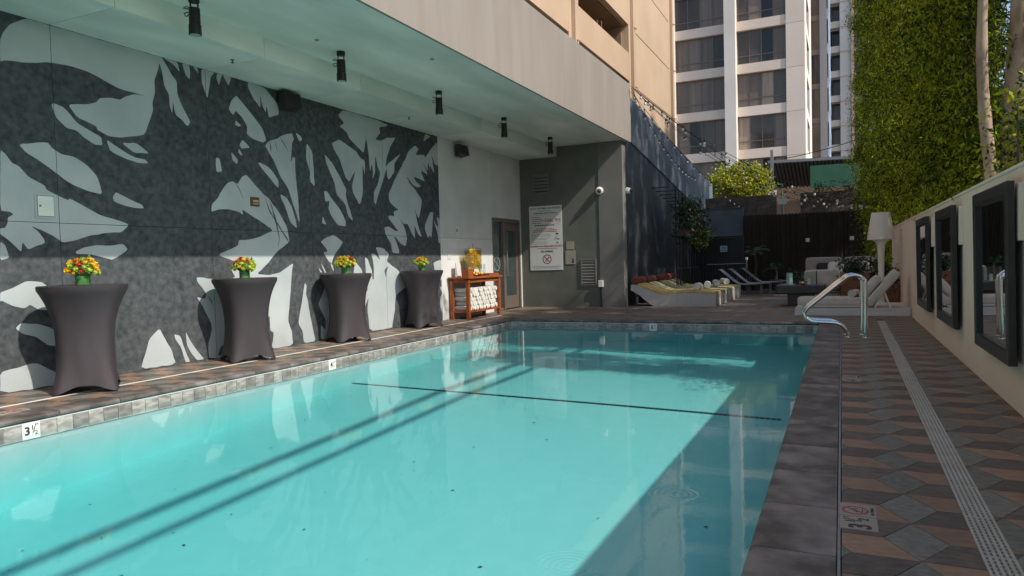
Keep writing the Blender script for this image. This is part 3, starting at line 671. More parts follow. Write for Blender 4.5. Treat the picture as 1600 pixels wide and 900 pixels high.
# ------------------------------------------------------------------ end wall: rules sign, notices, vents, camera
SY = YE-.012
t = thing("pool_rules_sign", "tall white pool rules sign with black and red print on the grey end wall", "sign", (-7.53, YE, 1.03))
sg = MB().box(-8.02, -7.03, SY, YE, 1.035, 2.845).build("sign_panel", M_signwhite, t, bevel=.003)
FM = lambda x, z, y=SY-.001: frame_mtx((x, y, z), (1, 0, 0), (0, 0, 1))
def print_line(x0, x1, z, h, m, fill=.8):
    mb = MB(); x = x0
    while x < x1:
        wl = random.uniform(.02, .07)
        mb.box(x, min(x+wl, x1), SY-.0018, SY, z-h/2, z+h/2); x += wl + .012
    mb.build("print", m, sg)
text("HOTEL PALOMAR LOS ANGELES", .064, M_ink, sg, FM(-7.525, 2.775), bold=.0015)
text("DIAL 911", .125, M_red, sg, FM(-7.30, 2.43), bold=.003); text("WARNING NO LIFEGUARD ON DUTY", .062, M_red, sg, FM(-7.52, 1.71), bold=.002); text("NO DIVING", .07, M_ink, sg, FM(-7.50, 1.56), bold=.003)
for x0, x1, z, h, m in [(-7.72, -7.35, 2.70, .016, M_inkgrey), (-7.88, -7.18, 2.64, .024, M_ink), (-7.92, -7.70, 2.53, .02, M_red), (-7.92, -7.62, 2.475, .02, M_red), (-7.92, -7.56, 2.425, .02, M_red), (-7.92, -7.66, 2.37, .02, M_red),
        (-7.85, -7.25, 2.30, .03, M_ink), (-7.82, -7.28, 2.21, .016, M_red), (-7.9, -7.2, 2.165, .02, M_red), (-7.92, -7.18, 2.12, .02, M_red), (-7.97, -7.4, 2.04, .012, M_inkgrey), (-7.97, -7.35, 2.0, .012, M_inkgrey),
        (-7.97, -7.4, 1.94, .012, M_inkgrey), (-7.97, -7.5, 1.90, .012, M_inkgrey), (-7.97, -7.45, 1.83, .012, M_inkgrey), (-7.97, -7.5, 1.78, .012, M_inkgrey), (-7.8, -7.2, 1.645, .014, M_ink), (-7.97, -7.08, 1.14, .016, M_inkgrey), (-7.9, -7.15, 1.10, .012, M_inkgrey)]:
    print_line(x0, x1, z, h, m)
MB().box(-7.94, -7.1, SY-.0018, SY, 2.585, 2.589).box(-7.94, -7.1, SY-.0018, SY, 2.345, 2.349).box(-7.94, -7.936, SY-.0018, SY, 2.345, 2.589).box(-7.104, -7.1, SY-.0018, SY, 2.345, 2.589).build("print_frame", M_inkgrey, sg)
ring = MB()
for k in range(32):
    a, b = 2*math.pi*k/32, 2*math.pi*(k+1)/32
    ring.add([(-7.50+r*math.cos(q), SY-.002, 1.345+r*math.sin(q)) for r, q in ((.135, a), (.11, a), (.11, b), (.135, b))], [(0, 1, 2, 3)])
ring.bar((-7.585, SY-.002, 1.43), (-7.415, SY-.002, 1.26), .002, .022); ring.build("no_diving_ring", M_red, sg)
MB().bar((-7.55, SY-.0012, 1.31), (-7.46, SY-.0012, 1.38), .001, .022).bar((-7.46, SY-.0012, 1.38), (-7.43, SY-.0012, 1.40), .001, .03).bar((-7.56, SY-.0012, 1.29), (-7.44, SY-.0012, 1.29), .001, .008).build("diver_pictogram", M_ink, sg)
MB().bar((-7.22, SY-.001, 2.05), (-7.15, SY-.001, 2.05), .001, .04).bar((-7.2, SY-.001, 1.98), (-7.2, SY-.001, 1.92), .001, .03).bar((-7.19, SY-.001, 1.91), (-7.12, SY-.001, 1.90), .001, .025).bar((-7.21, SY-.001, 1.80), (-7.16, SY-.001, 1.80), .001, .03).build("rescue_pictogram", M_ink, sg)
t = tag(MB().box(-6.92, -6.69, YE-.012, YE, 1.60, 1.82).build("blank_notice", M_pinkpaper, bevel=.002), "blank tan square plate right of the rules sign, upper of two", "notice", "tan notices on the end wall")
t = thing("tan_notice", "tan square notice with a small black mark, below the blank plate", "notice", (-6.8, YE, 1.2), "tan notices on the end wall")
pl_ = MB().box(-6.95, -6.66, YE-.012, YE, 1.19, 1.57).build("plate", M_pinkpaper, t, bevel=.002); MB().box(-6.76, -6.70, YE-.014, YE-.012, 1.23, 1.29).box(-6.77, -6.69, YE-.014, YE-.012, 1.31, 1.34).build("print", M_ink, pl_)
def louvre(x0, x1, z0, z1, n, label):
    t = thing("louvre_vent", label, "vent", ((x0+x1)/2, YE, z0), "louvred vents in the end wall"); f = .035
    MB().box(x0, x0+f, YE-.03, YE, z0, z1).box(x1-f, x1, YE-.03, YE, z0, z1).box(x0+f, x1-f, YE-.03, YE, z0, z0+f).box(x0+f, x1-f, YE-.03, YE, z1-f, z1).build("vent_frame", M_endpil, t)
    MB().box(x0+f, x1-f, YE-.004, YE-.002, z0+f, z1-f).build("vent_back", M_void, t)
    for k in range(n):
        z = z0+f+(z1-z0-2*f)*(k+.25)/n; h = (z1-z0-2*f)/n
        MB().add([(x0+f, YE-.028, z), (x1-f, YE-.028, z), (x1-f, YE-.006, z+h*.75), (x0+f, YE-.006, z+h*.75), (x0+f, YE-.028, z+.006), (x1-f, YE-.028, z+.006), (x1-f, YE-.006, z+h*.75+.006), (x0+f, YE-.006, z+h*.75+.006)],
                 [(0, 1, 2, 3), (7, 6, 5, 4), (0, 4, 5, 1), (2, 6, 7, 3), (1, 5, 6, 2), (3, 7, 4, 0)]).build("slat", M_endpil, t)
louvre(-7.88, -7.38, 3.20, 3.74, 5, "grey louvred vent high on the end wall under the soffit")
louvre(-6.50, -6.06, .60, 1.32, 8, "grey louvred vent low on the end wall right of the notices")
def dome_cam(c, d, label, r=.10):
    t = thing("security_camera", label, "security camera", c, "white security cameras"); d = Vector(d).normalized(); q = d.to_track_quat('Z', 'Y').to_matrix().to_4x4(); q.translation = Vector(c)
    for nm, m, pf in (("housing", M_white, [(r*1.05, 0), (r*1.05, .03), (r*.95, .05), (r*.9, .10), (r*.62, .12)]), ("lens_dome", M_glass_dark, [(r*.6, .118), (r*.5, .15), (r*.25, .17)]), ("base", M_alu, [(r*1.15, -.01), (r*1.15, .012)])):
        me = MB().lathe(pf, n=18).mesh(nm, m, smooth=True); me.transform(q); link(nm, me, t)
dome_cam((-5.92, YE-.02, 3.16), (.25, -1, -.15), "round white security camera on the grey end wall")
dome_cam((XE+.012, 18.75, 3.15), (1, -.3, -.1), "small white security camera on the dark blue wall just past the corner", .085)
t = thing("hose_bib_box", "small cream tap box low on the pier with a dark pipe below", "outlet", (-5.92, YE-.02, .6))
MB().box(-5.99, -5.86, YE-.09, YE-.02, .55, .73).build("box", M_whitestrip, t, bevel=.008); MB().tube([(-5.93, YE-.05, .55), (-5.92, YE-.05, .0)], .022, 8).build("pipe", M_black, t, smooth=True)
# ------------------------------------------------------------------ parking structure above and beyond
XG = -5.5
gar = thing("parking_structure", "beige concrete parking structure rising above the fascia with open spandrels", "building", (XG-4, 10, 0))
for y0, y1 in ((10.05, 15.30), (15.30, 20.30), (4.8, 10.05), (-.45, 4.8), (-5.7, -.45)):
    for z0, z1 in ((6.42, 7.22), (8.03, 8.86), (9.68, 10.5), (11.3, 12.15), (13, 13.8), (14.6, 15.5)):
        MB().box(XG-.18, XG, y0+.2, y1-.2, z0, z1).build("spandrel", M_beige, gar, bevel=.008)
    for z in (6.30, 7.96, 9.6, 11.22, 12.9, 14.5):
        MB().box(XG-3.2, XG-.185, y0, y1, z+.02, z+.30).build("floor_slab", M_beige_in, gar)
for y in (-5.7, -.45, 4.8, 10.05, 15.30, 20.30, 25.6):
    MB().box(XG-.5, XG+.10, y-.02, y+.2, 4.7 if y > 19 else 6.0, 16).build("pilaster", M_beige, gar, bevel=.006)
    MB().box(XG-.5, XG+.001, y-.2, y-.02, 4.7 if y > 19 else 6.0, 16).build("pilaster_return", M_beige, gar)
    for z in (6.30, 8.0, 9.65): MB().bar((XG+.10, y+.05, z), (XG+.16, y+.12, z-.03), .03, .02).build("scupper", M_beige_in, gar)
for z0, z1 in ((4.5, 6.33), (6.36, 7.98), (8.01, 9.64), (9.67, 11.3), (11.33, 13), (13.03, 16)):
    MB().box(XG-.18, XG, 20.50, 25.40, z0, z1).build("wall_panel", M_beige, gar, bevel=.006)
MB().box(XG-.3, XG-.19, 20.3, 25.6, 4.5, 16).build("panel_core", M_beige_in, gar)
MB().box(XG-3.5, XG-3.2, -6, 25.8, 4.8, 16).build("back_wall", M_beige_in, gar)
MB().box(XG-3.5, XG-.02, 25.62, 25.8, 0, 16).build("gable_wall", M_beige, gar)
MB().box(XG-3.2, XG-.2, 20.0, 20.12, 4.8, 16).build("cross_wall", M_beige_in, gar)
MB().tube([(XG-.6, 18.9, 7.0), (XG-.55, 18.9, 7.9)], .03, 8).tube([(XG-.5, 19.05, 7.0), (XG-.47, 19.05, 7.9)], .02, 8).tube([(XG-.4, 18.8, 7.0), (XG-.4, 18.9, 7.35), (XG-.45, 19.1, 7.5), (XG-.47, 19.1, 7.0)], .018, 8).build("pipes", M_whitewood, gar, smooth=True)
# ramp with sloping parapet past the corner
ramp = thing("parking_ramp", "dark blue ramp wall with sloping blue-grey parapet behind the loungers", "ramp", (XE, 23, 0))
zt = lambda y: 5.86-(y-18.4)*.0885
zb_ = lambda y: 4.66-(y-18.4)*.126
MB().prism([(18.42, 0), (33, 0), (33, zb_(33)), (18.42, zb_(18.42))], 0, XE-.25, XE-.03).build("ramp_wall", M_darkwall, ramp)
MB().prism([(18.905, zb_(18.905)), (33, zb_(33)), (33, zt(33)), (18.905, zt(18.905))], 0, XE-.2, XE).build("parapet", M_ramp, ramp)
MB().prism([(18.705, zb_(18.7)-.02), (18.9, zb_(18.9)-.02), (18.9, 4.45), (18.705, 4.45)], 0, XE-.2, XE-.004).build("parapet_return", M_ramp, ramp)
# ------------------------------------------------------------------ white garden wall with leaning mirrors
gw = thing("garden_wall", "long white rendered garden wall along the right of the pool deck", "wall", (XR, 9, 0))
for a, b in zip([-5, 2.4, 9.2, 16.0], [2.4, 9.2, 16.0, 22.0]): MB().box(XR, XR+.2, a+.0008, b-.0008, -.02, 1.93).build("wall_section", M_right, gw)
MB().box(XR-.012, XR+.212, -5, 22.01, 1.93, 1.96).build("wall_cap", M_right, gw, bevel=.006)
def make_mirror():
    t = thing("leaning_mirror", "", "mirror", (0, 0, 0)); tilt = .012
    W, Hh, d, fw = 1.54, 1.43, .055, .10
    R = Matrix.Rotation(-tilt, 4, 'Y'); T = Matrix.Translation((-.045, 0, .39)) @ R   # local: x thickness (-x to the pool), y along wall, z up
    def add(nm, mb, m, par, bevel=0): me = mb.mesh(nm, m, bevel=bevel); me.transform(T); return link(nm, me, par)
    fr = add("frame", MB().box(-d, 0, -W/2, -W/2+fw, 0, Hh).box(-d, 0, W/2-fw, W/2, 0, Hh).box(-d, 0, -W/2+fw, W/2-fw, 0, fw).box(-d, 0, -W/2+fw, W/2-fw, Hh-fw, Hh), M_frame, t, .006)
    add("mirror_glass", MB().box(-d*.45, -d*.3, -W/2+fw, W/2-fw, fw, Hh-fw), M_mirror, t)
    add("inner_moulding", MB().box(-d*.9, -d*.4, -W/2+fw, -W/2+fw+.02, fw, Hh-fw).box(-d*.9, -d*.4, W/2-fw-.02, W/2-fw, fw, Hh-fw).box(-d*.9, -d*.4, -W/2+fw+.02, W/2-fw-.02, fw, fw+.02).box(-d*.9, -d*.4, -W/2+fw+.02, W/2-fw-.02, Hh-fw-.02, Hh-fw), M_black, fr)
    add("back_board", MB().box(-d*.28, -d*.05, -W/2+fw, W/2-fw, fw, Hh-fw), M_black, fr)
    MB().box(-.042, 0, -W/2-.05, -W/2+.10, 1.36, 1.80).build("wall_cleat", M_right, t, bevel=.004)
    for y_ in (-.5, .5): MB().box(-.05, 0, y_-.05, y_+.05, .36, .388).build("ledge_bracket", M_black, t)
    return t
mi = make_mirror()
for i, (y, lb) in enumerate([(7.28, "nearest and largest of the black framed mirrors tilted off the white wall"), (10.28, "middle black framed mirror on the white wall, reflecting the chaise back"), (13.0, "farthest black framed mirror on the white wall, next to the chaise platform")]):
    m_ = mi if i == 0 else copy_tree(mi); m_.location = (XR, y, 0); tag(m_, lb, "mirror", "black framed mirrors leaning on the white wall")
# ------------------------------------------------------------------ stretch-covered cocktail tables with bouquets
def cover_mesh(seed):
    rng = random.Random(seed); n, rows = 64, 26; mb = MB(); T = 1.16; base = []
    for i in range(rows+1):
        t = i/rows
        for k in range(n):
            a = 2*math.pi*k/n; c4 = 0.0           # 1 at the four feet
            c4 = (.5+.5*math.cos(4*(a-math.pi/4)))**2.2
            top = .44; waist = .285 + .030*c4; foot = .295 + .115*c4
            z0 = .012 + .075*(1-c4)
            z = z0 + (T-z0)*t
            if t > .965: r = top
            else:
                u = t/.965; r = waist + (top-waist)*max(0, (u-.42)/.58)**2.3 + (foot-waist)*max(0, (.42-u)/.42)**1.8
            r += .0035*math.sin(11*a+7*t+seed)*math.exp(-((t-.45)/.2)**2)*max(0, math.sin(a*2+seed)) + .005*c4*math.sin(26*a+seed)*max(0, .35-t) - .004*math.exp(-((a-1.2-seed) % 6.283)**2/.0006)*(t < .96) - (.004 if .015 < t < .035 else 0)
            mb.v.append((r*math.cos(a), r*math.sin(a), z if t < .999 else T))
    for i in range(rows):
        for k in range(n):
            a, b = i*n+k, i*n+(k+1) % n; mb.f.append((a, b, b+n, a+n))
    for rr, zz in ((.43, T+.008), (.30, T+.008), (.01, T+.008)):
        mb.v += [(rr*math.cos(2*math.pi*k/n), rr*math.sin(2*math.pi*k/n), zz) for k in range(n)]
    for i in range(rows, rows+3):
        for k in range(n):
            a, b = i*n+k, i*n+(k+1) % n; mb.f.append((a, b, b+n, a+n))
    return mb
fl_me = {}
def bloom(kind, m):
    """layered petals round a bud"""
    mb = MB(); rng = random.Random(kind)
    mb.lathe([(.002, -.012), (.014, -.006), (.017, .006), (.010, .016), (.002, .018)], n=8)
    for ring_, (n, r, tz, sz) in enumerate([(5, .014, .014, .020), (7, .021, .006, .024), (8, .026, -.004, .024)]):
        for k in range(n):
            a = 2*math.pi*(k+.5*ring_)/n + rng.uniform(-.2, .2); c, s = math.cos(a), math.sin(a); rr = r*rng.uniform(.9, 1.1)
            p0 = Vector((c*rr*.5, s*rr*.5, tz-.012)); p1 = Vector((c*rr-s*sz*.5, s*rr+c*sz*.5, tz)); p2 = Vector((c*rr*1.25, s*rr*1.25, tz+.012)); p3 = Vector((c*rr+s*sz*.5, s*rr-c*sz*.5, tz))
            mb.add([p0, p1, p2, p3], [(0, 1, 2, 3)])
    return mb.mesh("flower", m, smooth='all')
BL = [bloom(1, M_fl_y), bloom(2, M_fl_r), bloom(3, M_fl_g), bloom(4, M_fl_o)]
tabs = [(-7.60, 5.04), (-7.70, 7.47), (-7.80, 9.86), (-7.86, 12.40)]
TL = ["nearest cocktail table in a dark stretch cover, leftmost of the row before the mural", "second cocktail table from the left in a dark stretch cover", "third cocktail table from the left in a dark stretch cover with creases", "farthest cocktail table in a dark stretch cover, beside the wooden towel cart"]
BLb = ["bouquet of yellow, red and lime flowers on the nearest cocktail table", "bouquet with red and lime flowers on the second cocktail table from the left", "bouquet of orange, red and lime flowers on the third cocktail table from the left", "small orange and lime bouquet without red on the farthest cocktail table"]
leafb = None
for i, (x, y) in enumerate(tabs):
    t = thing("cocktail_table", TL[i], "table", (x, y, 0), "cocktail tables in dark stretch covers"); t.rotation_euler = (0, 0, [-.66, -.46, -.44, -.46][i])
    me = cover_mesh(i*3+1).mesh("table_cover", M_cloth, smooth=True); o = link("table_cover", me); o.parent = t
    for k in range(4):
        a = math.pi/4 + k*math.pi/2; o = link("foot_cap", MB().lathe([(.03, 0), (.03, .02)], (.38*math.cos(a), .38*math.sin(a), 0), 8).mesh("foot_cap", M_black)); o.parent = t
    s = [1, .95, 1, .92][i]
    b = thing("flower_bouquet", BLb[i], "flowers", (x, y, 1.168), "bouquets on the cocktail tables"); b.rotation_euler = (0, 0, i*1.3); b.scale = (s, s, s)
    def bp(nm, mb, m, **k): o = link(nm, mb.mesh(nm, m, **k)); o.parent = b; return o
    bp("vase", MB().lathe([(.078, 0), (.080, .004), (.080, .115)], n=20), M_glassclear, smooth=True)
    bp("leaf_lining", MB().lathe([(.072, .004), (.074, .10)], n=20), M_stem, smooth=True)
    bp("foam", MB().lathe([(.07, .10), (.10, .13), (.06, .2)], n=12), M_stem)
    rng = random.Random(40+i); N = 46
    for k in range(N):
        u = (k+.5)/N; ph = k*2.39996; th = math.acos(1-u*1.28); r = .128*rng.uniform(.86, 1.14)
        p = Vector((r*1.12*math.sin(th)*math.cos(ph), r*1.12*math.sin(th)*math.sin(ph), .165+r*.95*math.cos(th)))
        d = (p - Vector((0, 0, .14))).normalized()
        q = rng.random()
        kind = (0 if q < .30 else 3 if q < .42 else 1 if q < .62 else 2) if i < 3 else (3 if q < .4 and th < 1.0 else 0 if q < .55 and th < 1.2 else 2)
        if th > 1.05 and i != 0 and q > .25: kind = 2
        o = link("flower", BL[kind]); o.parent = b; o.location = p; o.rotation_euler = d.to_track_quat('Z', 'Y').to_euler()
        sc_ = rng.uniform(.72, 1.38)*(1.0 if kind != 2 else 1.15); o.scale = (sc_, sc_, sc_)
    lr = np.random.default_rng(60+i); P = np.array([(q*math.cos(a), q*math.sin(a), .17+.13*math.cos(q*9)) for a, q in zip(lr.uniform(0, 6.28, 60), lr.uniform(.05, .15, 60))])
    o = link("bouquet_leaf", quads_mesh("bouquet_leaf", leaf_cloud(P, .065, .026, lr), M_stem)); o.parent = b; tag(o, kind='stuff')
# ------------------------------------------------------------------ wooden towel cart
cx0, cx1, cy0, cy1 = -8.20, -7.78, 14.22, 15.80
cart = thing("towel_cart", "red stained wooden towel cart filled with rolled white towels against the wall", "cart", (-8, 15, 0))
for (x, y) in ((cx0, cy0), (cx1, cy0), (cx0, cy1), (cx1, cy1)): MB().box(x-.04, x+.04, y-.04, y+.04, 0, .90).build("leg", M_wood, cart, bevel=.005)
MB().box(cx0-.06, cx1+.08, cy0-.10, cy1+.10, .935, .975).build("table_top", M_wood, cart, bevel=.005)
MB().box(cx1-.02, cx1+.02, cy0+.042, cy1-.042, .84, .934).box(cx0-.02, cx0+.02, cy0+.042, cy1-.042, .84, .934).box(cx0+.042, cx1-.042, cy0-.02, cy0+.02, .84, .934).box(cx0+.042, cx1-.042, cy1-.02, cy1+.02, .84, .934).build("apron", M_wood, cart, bevel=.003)
MB().box(cx1-.02, cx1+.02, cy0+.042, cy1-.042, .15, .20).box(cx0-.02, cx0+.02, cy0+.042, cy1-.042, .15, .20).box(cx0+.042, cx1-.042, cy0-.02, cy0+.02, .15, .20).box(cx0+.042, cx1-.042, cy1-.02, cy1+.02, .15, .20).build("rail", M_wood, cart, bevel=.003)
for k in range(9): ya = cy0+.05+k*(cy1-cy0-.1)/9; MB().box(cx0+.021, cx1-.021, ya+.004, ya+(cy1-cy0-.1)/9-.004, .165, .19).build("shelf_slat", M_wood, cart)
def roll_mesh(L, r, seed, m=M_towel):
    """a towel rolled up: spiral section extruded"""
    mb = MB(); n = 40; pts = []; rng = random.Random(seed)
    for k in range(n+1):
        a = k/n*2*math.pi*2.6; rr = r*(.16+.84*k/n) - .001; pts.append((rr*math.cos(a), rr*math.sin(a)))
    th = r*.27; inner = [((math.hypot(*p)-th)*p[0]/max(math.hypot(*p), 1e-6), (math.hypot(*p)-th)*p[1]/max(math.hypot(*p), 1e-6)) for p in pts]
    base = 0
    for (sx, ins) in ((-L/2, .006), (-L/2+.012, 0), (L/2-.012, 0), (L/2, .006)):
        mb.v += [(sx, p[0]*(1-ins/r), p[1]*(1-ins/r)) for p in pts]
    m_ = n+1
    for i in range(3):
        for k in range(n): a = i*m_+k; mb.f.append((a, a+1, a+1+m_, a+m_))
    # ends: a disc with the spiral groove showing as a step
    for sx, sgn in ((-L/2+.004, -1), (L/2-.004, 1)):
        b = len(mb.v)
        mb.v += [(sx + sgn*.006*(.5+.5*math.cos(k/n*2*math.pi*2.6*1.0)), p[0]*.97, p[1]*.97) for k, p in enumerate(pts)] + [(sx-sgn*.005, q[0], q[1]) for q in inner]
        for k in range(n): mb.f.append((b+k, b+k+1, b+m_+k+1, b+m_+k))
    mb.tube([(-L/2+.004, 0, 0), (L/2-.004, 0, 0)], r*.93, 18)
    return mb.mesh("rolled_towel", m, smooth=True)
RM = [roll_mesh(.40, .058, k) for k in range(3)]
rows = 5; cols = 12
for j in range(rows):
    for k in range(cols - (j % 2)):
        y = cy0+.11 + (k + .5*(j % 2))*.1235; z = .25 + j*.104
        o = link("rolled_towel", RM[(j+k) % 3], None, (-7.99+random.uniform(-.015, .02), y + random.uniform(-.005, .005), z+random.uniform(-.004, .004)))
        o.rotation_euler = (random.uniform(0, 6.28), 0, random.uniform(-.03, .03))
        tag(o, "rolled white towel stacked with many alike on the shelf of the wooden cart", "towel", "rolled towels in the wooden cart")
# on the cart
t = thing("drink_dispenser", "clear square drink dispenser full of lemon slices on the wooden cart", "dispenser", (-8.0, 14.92, .975))
c = (-8.0, 14.92)
MB().box(c[0]-.13, c[0]+.13, c[1]-.20, c[1]+.20, 1.15, 1.64).build("tank", M_glassclear, t)
MB().box(c[0]-.12, c[0]+.12, c[1]-.19, c[1]+.19, 1.155, 1.16).build("tank_floor", M_alu, t); MB().box(c[0]-.122, c[0]+.122, c[1]-.192, c[1]+.192, 1.162, 1.60).build("infused_water", M_lemonwater, t)
MB().box(c[0]-.12, c[0]+.12, c[1]-.17, c[1]+.17, .975, .99).box(c[0]-.10, c[0]-.08, c[1]-.17, c[1]-.15, .99, 1.15).box(c[0]+.08, c[0]+.10, c[1]-.17, c[1]-.15, .99, 1.15).box(c[0]-.10, c[0]-.08, c[1]+.15, c[1]+.17, .99, 1.15).box(c[0]+.08, c[0]+.10, c[1]+.15, c[1]+.17, .99, 1.15).build("stand", M_alu, t)
l_ = MB().box(c[0]-.14, c[0]+.14, c[1]-.21, c[1]+.21, 1.642, 1.652).build("lid", M_glassclear, t); MB().tube([(c[0], c[1], 1.652), (c[0], c[1], 1.75)], .008, 8).build("lid_knob", M_alu, l_)
MB().tube([(c[0]+.13, c[1], 1.2), (c[0]+.18, c[1], 1.2), (c[0]+.18, c[1], 1.17)], .012, 8).build("tap", M_alu, t, smooth=True)
sm = MB().lathe([(.048, -.006), (.052, 0), (.048, .006)], n=12).mesh("lemon_slice", M_lemon)
for k in range(80):
    o = link("lemon_slice", sm, t, (c[0]+random.uniform(-.07, .07), c[1]+random.uniform(-.14, .14), 1.20+.40*random.random()**.7))
    o.rotation_euler = (random.uniform(0, 3), random.uniform(0, 3), 0)
t = thing("fruit_bowl", "low dish of oranges and lemons in front of the drink dispenser", "fruit", (-7.84, 14.86, .975))
MB().lathe([(.06, 0), (.13, .03), (.135, .034), (.06, .008)], (-7.86, 14.86, .975), 20).build("dish", M_wood2, t, smooth=True)
for k in range(9):
    a = k*2.4; r = .035*math.sqrt(k); MB().soft((-7.86+r*math.cos(a), 14.86+r*1.3*math.sin(a), 1.045+.03*(k < 3)), (.034, .034, .034), 1, 8, 10).build("fruit", M_fruit_o if k % 2 else M_lemon, t, smooth='all')
t = tag(MB().box(-7.94, -7.76, 14.22, 14.46, .975, 1.16).build("wooden_box", M_wood, bevel=.006), "plain red wooden box at the left end of the towel cart", "box")
t = tag(MB().prism([(-8.14, .976), (-8.10, .976), (-8.14, 1.30), (-8.16, 1.30)], 1, 14.32, 14.52).build("menu_card", M_signwhite), "white upright card stand behind the red wooden box", "card")
t = thing("tray", "red wooden tray at the right end of the towel cart", "tray", (-7.95, 15.62, .976))
MB().box(-8.12, -7.80, 15.36, 15.88, .976, .99).build("tray_base", M_wood, t); MB().box(-8.12, -8.10, 15.36, 15.88, .99, 1.03).box(-7.82, -7.80, 15.36, 15.88, .99, 1.03).box(-8.10, -7.82, 15.36, 15.38, .99, 1.03).box(-8.10, -7.82, 15.86, 15.88, .99, 1.03).build("tray_rim", M_wood, t)
gm_ = MB().lathe([(.030, 0), (.036, .14), (.033, .14), (.028, .008)], n=14).mesh("tumbler", M_glassclear, smooth=True)
for k, (x, y, z) in enumerate([(-7.95, 15.20, .976), (-7.90, 15.28, .976), (-8.02, 15.25, .976), (-7.95, 15.20, 1.12), (-7.90, 15.28, 1.12), (-8.02, 15.25, 1.12)]):
    tag(link("tumbler", gm_, None, (x, y, z)), "clear plastic tumbler in the short stacks between dispenser and tray", "tumbler", "tumblers on the towel cart")
# ------------------------------------------------------------------ steel handrails at the pool corner
RP = [(.33, -.0), (.33, .80), (.315, .875), (.27, .93), (.20, .955), (.13, .945), (.05, .905), (-.36, .555), (-.46, .47), (-.515, .41), (-.53, .355), (-.50, .29), (-.43, .245), (-.34, .23), (-.13, .222), (-.04, .20), (.03, .15), (.075, .08), (.09, 0)]
def smooth_path(P, k=4):
    P = [Vector(p) for p in P]; out = []
    for i in range(len(P)-1):
        a, b, c, d = P[max(i-1, 0)], P[i], P[i+1], P[min(i+2, len(P)-1)]
        for j in range(k):
            t = j/k; out.append(.5*((2*b) + (c-a)*t + (2*a-5*b+4*c-d)*t*t + (3*b-a-3*c+d)*t**3))
    return out + [P[-1]]
for i, (yy, dx, lb) in enumerate([(12.0, 0, "nearer curved steel handrail at the far right pool corner"), (12.42, -.035, "farther curved steel handrail at the far right pool corner")]):
    t = thing("pool_handrail", lb, "handrail", (.2, yy, 0), "steel handrails at the pool corner")
    MB().tube(smooth_path([(x+dx, yy, z) for x, z in RP]), .029, 14).build("rail_tube", M_steel, t, smooth=True)
    for x in (.33, .09): MB().lathe([(.055, -.002), (.053, .006), (.032, .014)], (x+dx, yy, 0), 16).build("escutcheon", M_steel, t, smooth=True)
# ------------------------------------------------------------------ wicker wave loungers
TOP = [(0, .575), (.06, .595), (.25, .545), (.54, .42), (.70, .365), (.85, .335), (1.1, .33), (1.53, .36), (1.75, .358), (1.95, .345), (2.25, .325)]
BOT = [(2.25, .0), (.66, .0), (.58, .03), (.42, .14), (.22, .31), (0, .44)]
def sm(p, k=4): return [(v.x, v.y) for v in smooth_path([(a, b, 0) for a, b in p], k)]
def make_lounger(cm, first=False):
    t = thing("wave_lounger", "", "sun lounger", (0, 0, 0)); Wd = .86
    o = link("lounger_base", MB().prism(sm(TOP) + BOT, 1, 0, Wd).mesh("lounger_base", M_wicker, bevel=.0)); o.parent = t
    f = MB(); tp = [p for p in sm(TOP) if p[0] > .16]
    f.prism([(a, b+.004) for a, b in tp] + [(a, b+.055) for a, b in reversed(tp)], 1, .03, Wd-.03)
    o = link("cushion", f.mesh("cushion", cm, smooth=True, bevel=.016)); o.parent = t
    for s in (.75, 1.25, 1.75):
        zz = np.interp(s, [a for a, b in TOP], [b for a, b in TOP]); q = link("cushion_seam", MB().tube([(s, .028, zz+.03), (s, .028, zz+.056), (s, Wd-.028, zz+.056), (s, Wd-.028, zz+.03)], .006, 6).mesh("cushion_seam", cm)); q.parent = o
    o = link("bolster", MB().tube([(.10, -.02, .69), (.10, .0, .69), (.10, Wd, .69), (.10, Wd+.02, .69)], [.085, .105, .105, .085], 18).mesh("bolster", M_rust, smooth=True)); o.parent = t
    o = link("foot_block", MB().box(2.05, 2.20, .1, Wd-.1, -.0, .015).mesh("foot_block", M_black)); o.parent = t
    return t
lo_y = [18.72, 19.88, 21.1, 22.4]
LL = ["nearest white wicker wave lounger with a mustard cushion", "second white wicker wave lounger from the front, olive yellow cushion", "third white wicker wave lounger from the front", "farthest white wicker wave lounger, closest to the dark fence"]
pA, pB = make_lounger(M_ochre), make_lounger(M_olive)
tw = roll_mesh(.42, .10, 9)
for i in range(4):
    t = pA if i == 0 else pB if i == 1 else copy_tree(pB)
    t.location = (-5.20+.02*i, lo_y[i], 0); tag(t, LL[i], "sun lounger", "wicker wave loungers by the dark wall")
    o = link("rolled_towel", tw, None, (-5.20+1.72+.05*i, lo_y[i]+.44, .515)); o.rotation_euler = (.8, 0, math.pi/2+.15*i)
    tag(o, ["rolled white towel on the nearest wicker lounger", "rolled cream towel on the second wicker lounger", "rolled white towel on the third wicker lounger", "rolled towel on the farthest wicker lounger"][i], "towel", "rolled towels on the wicker loungers")
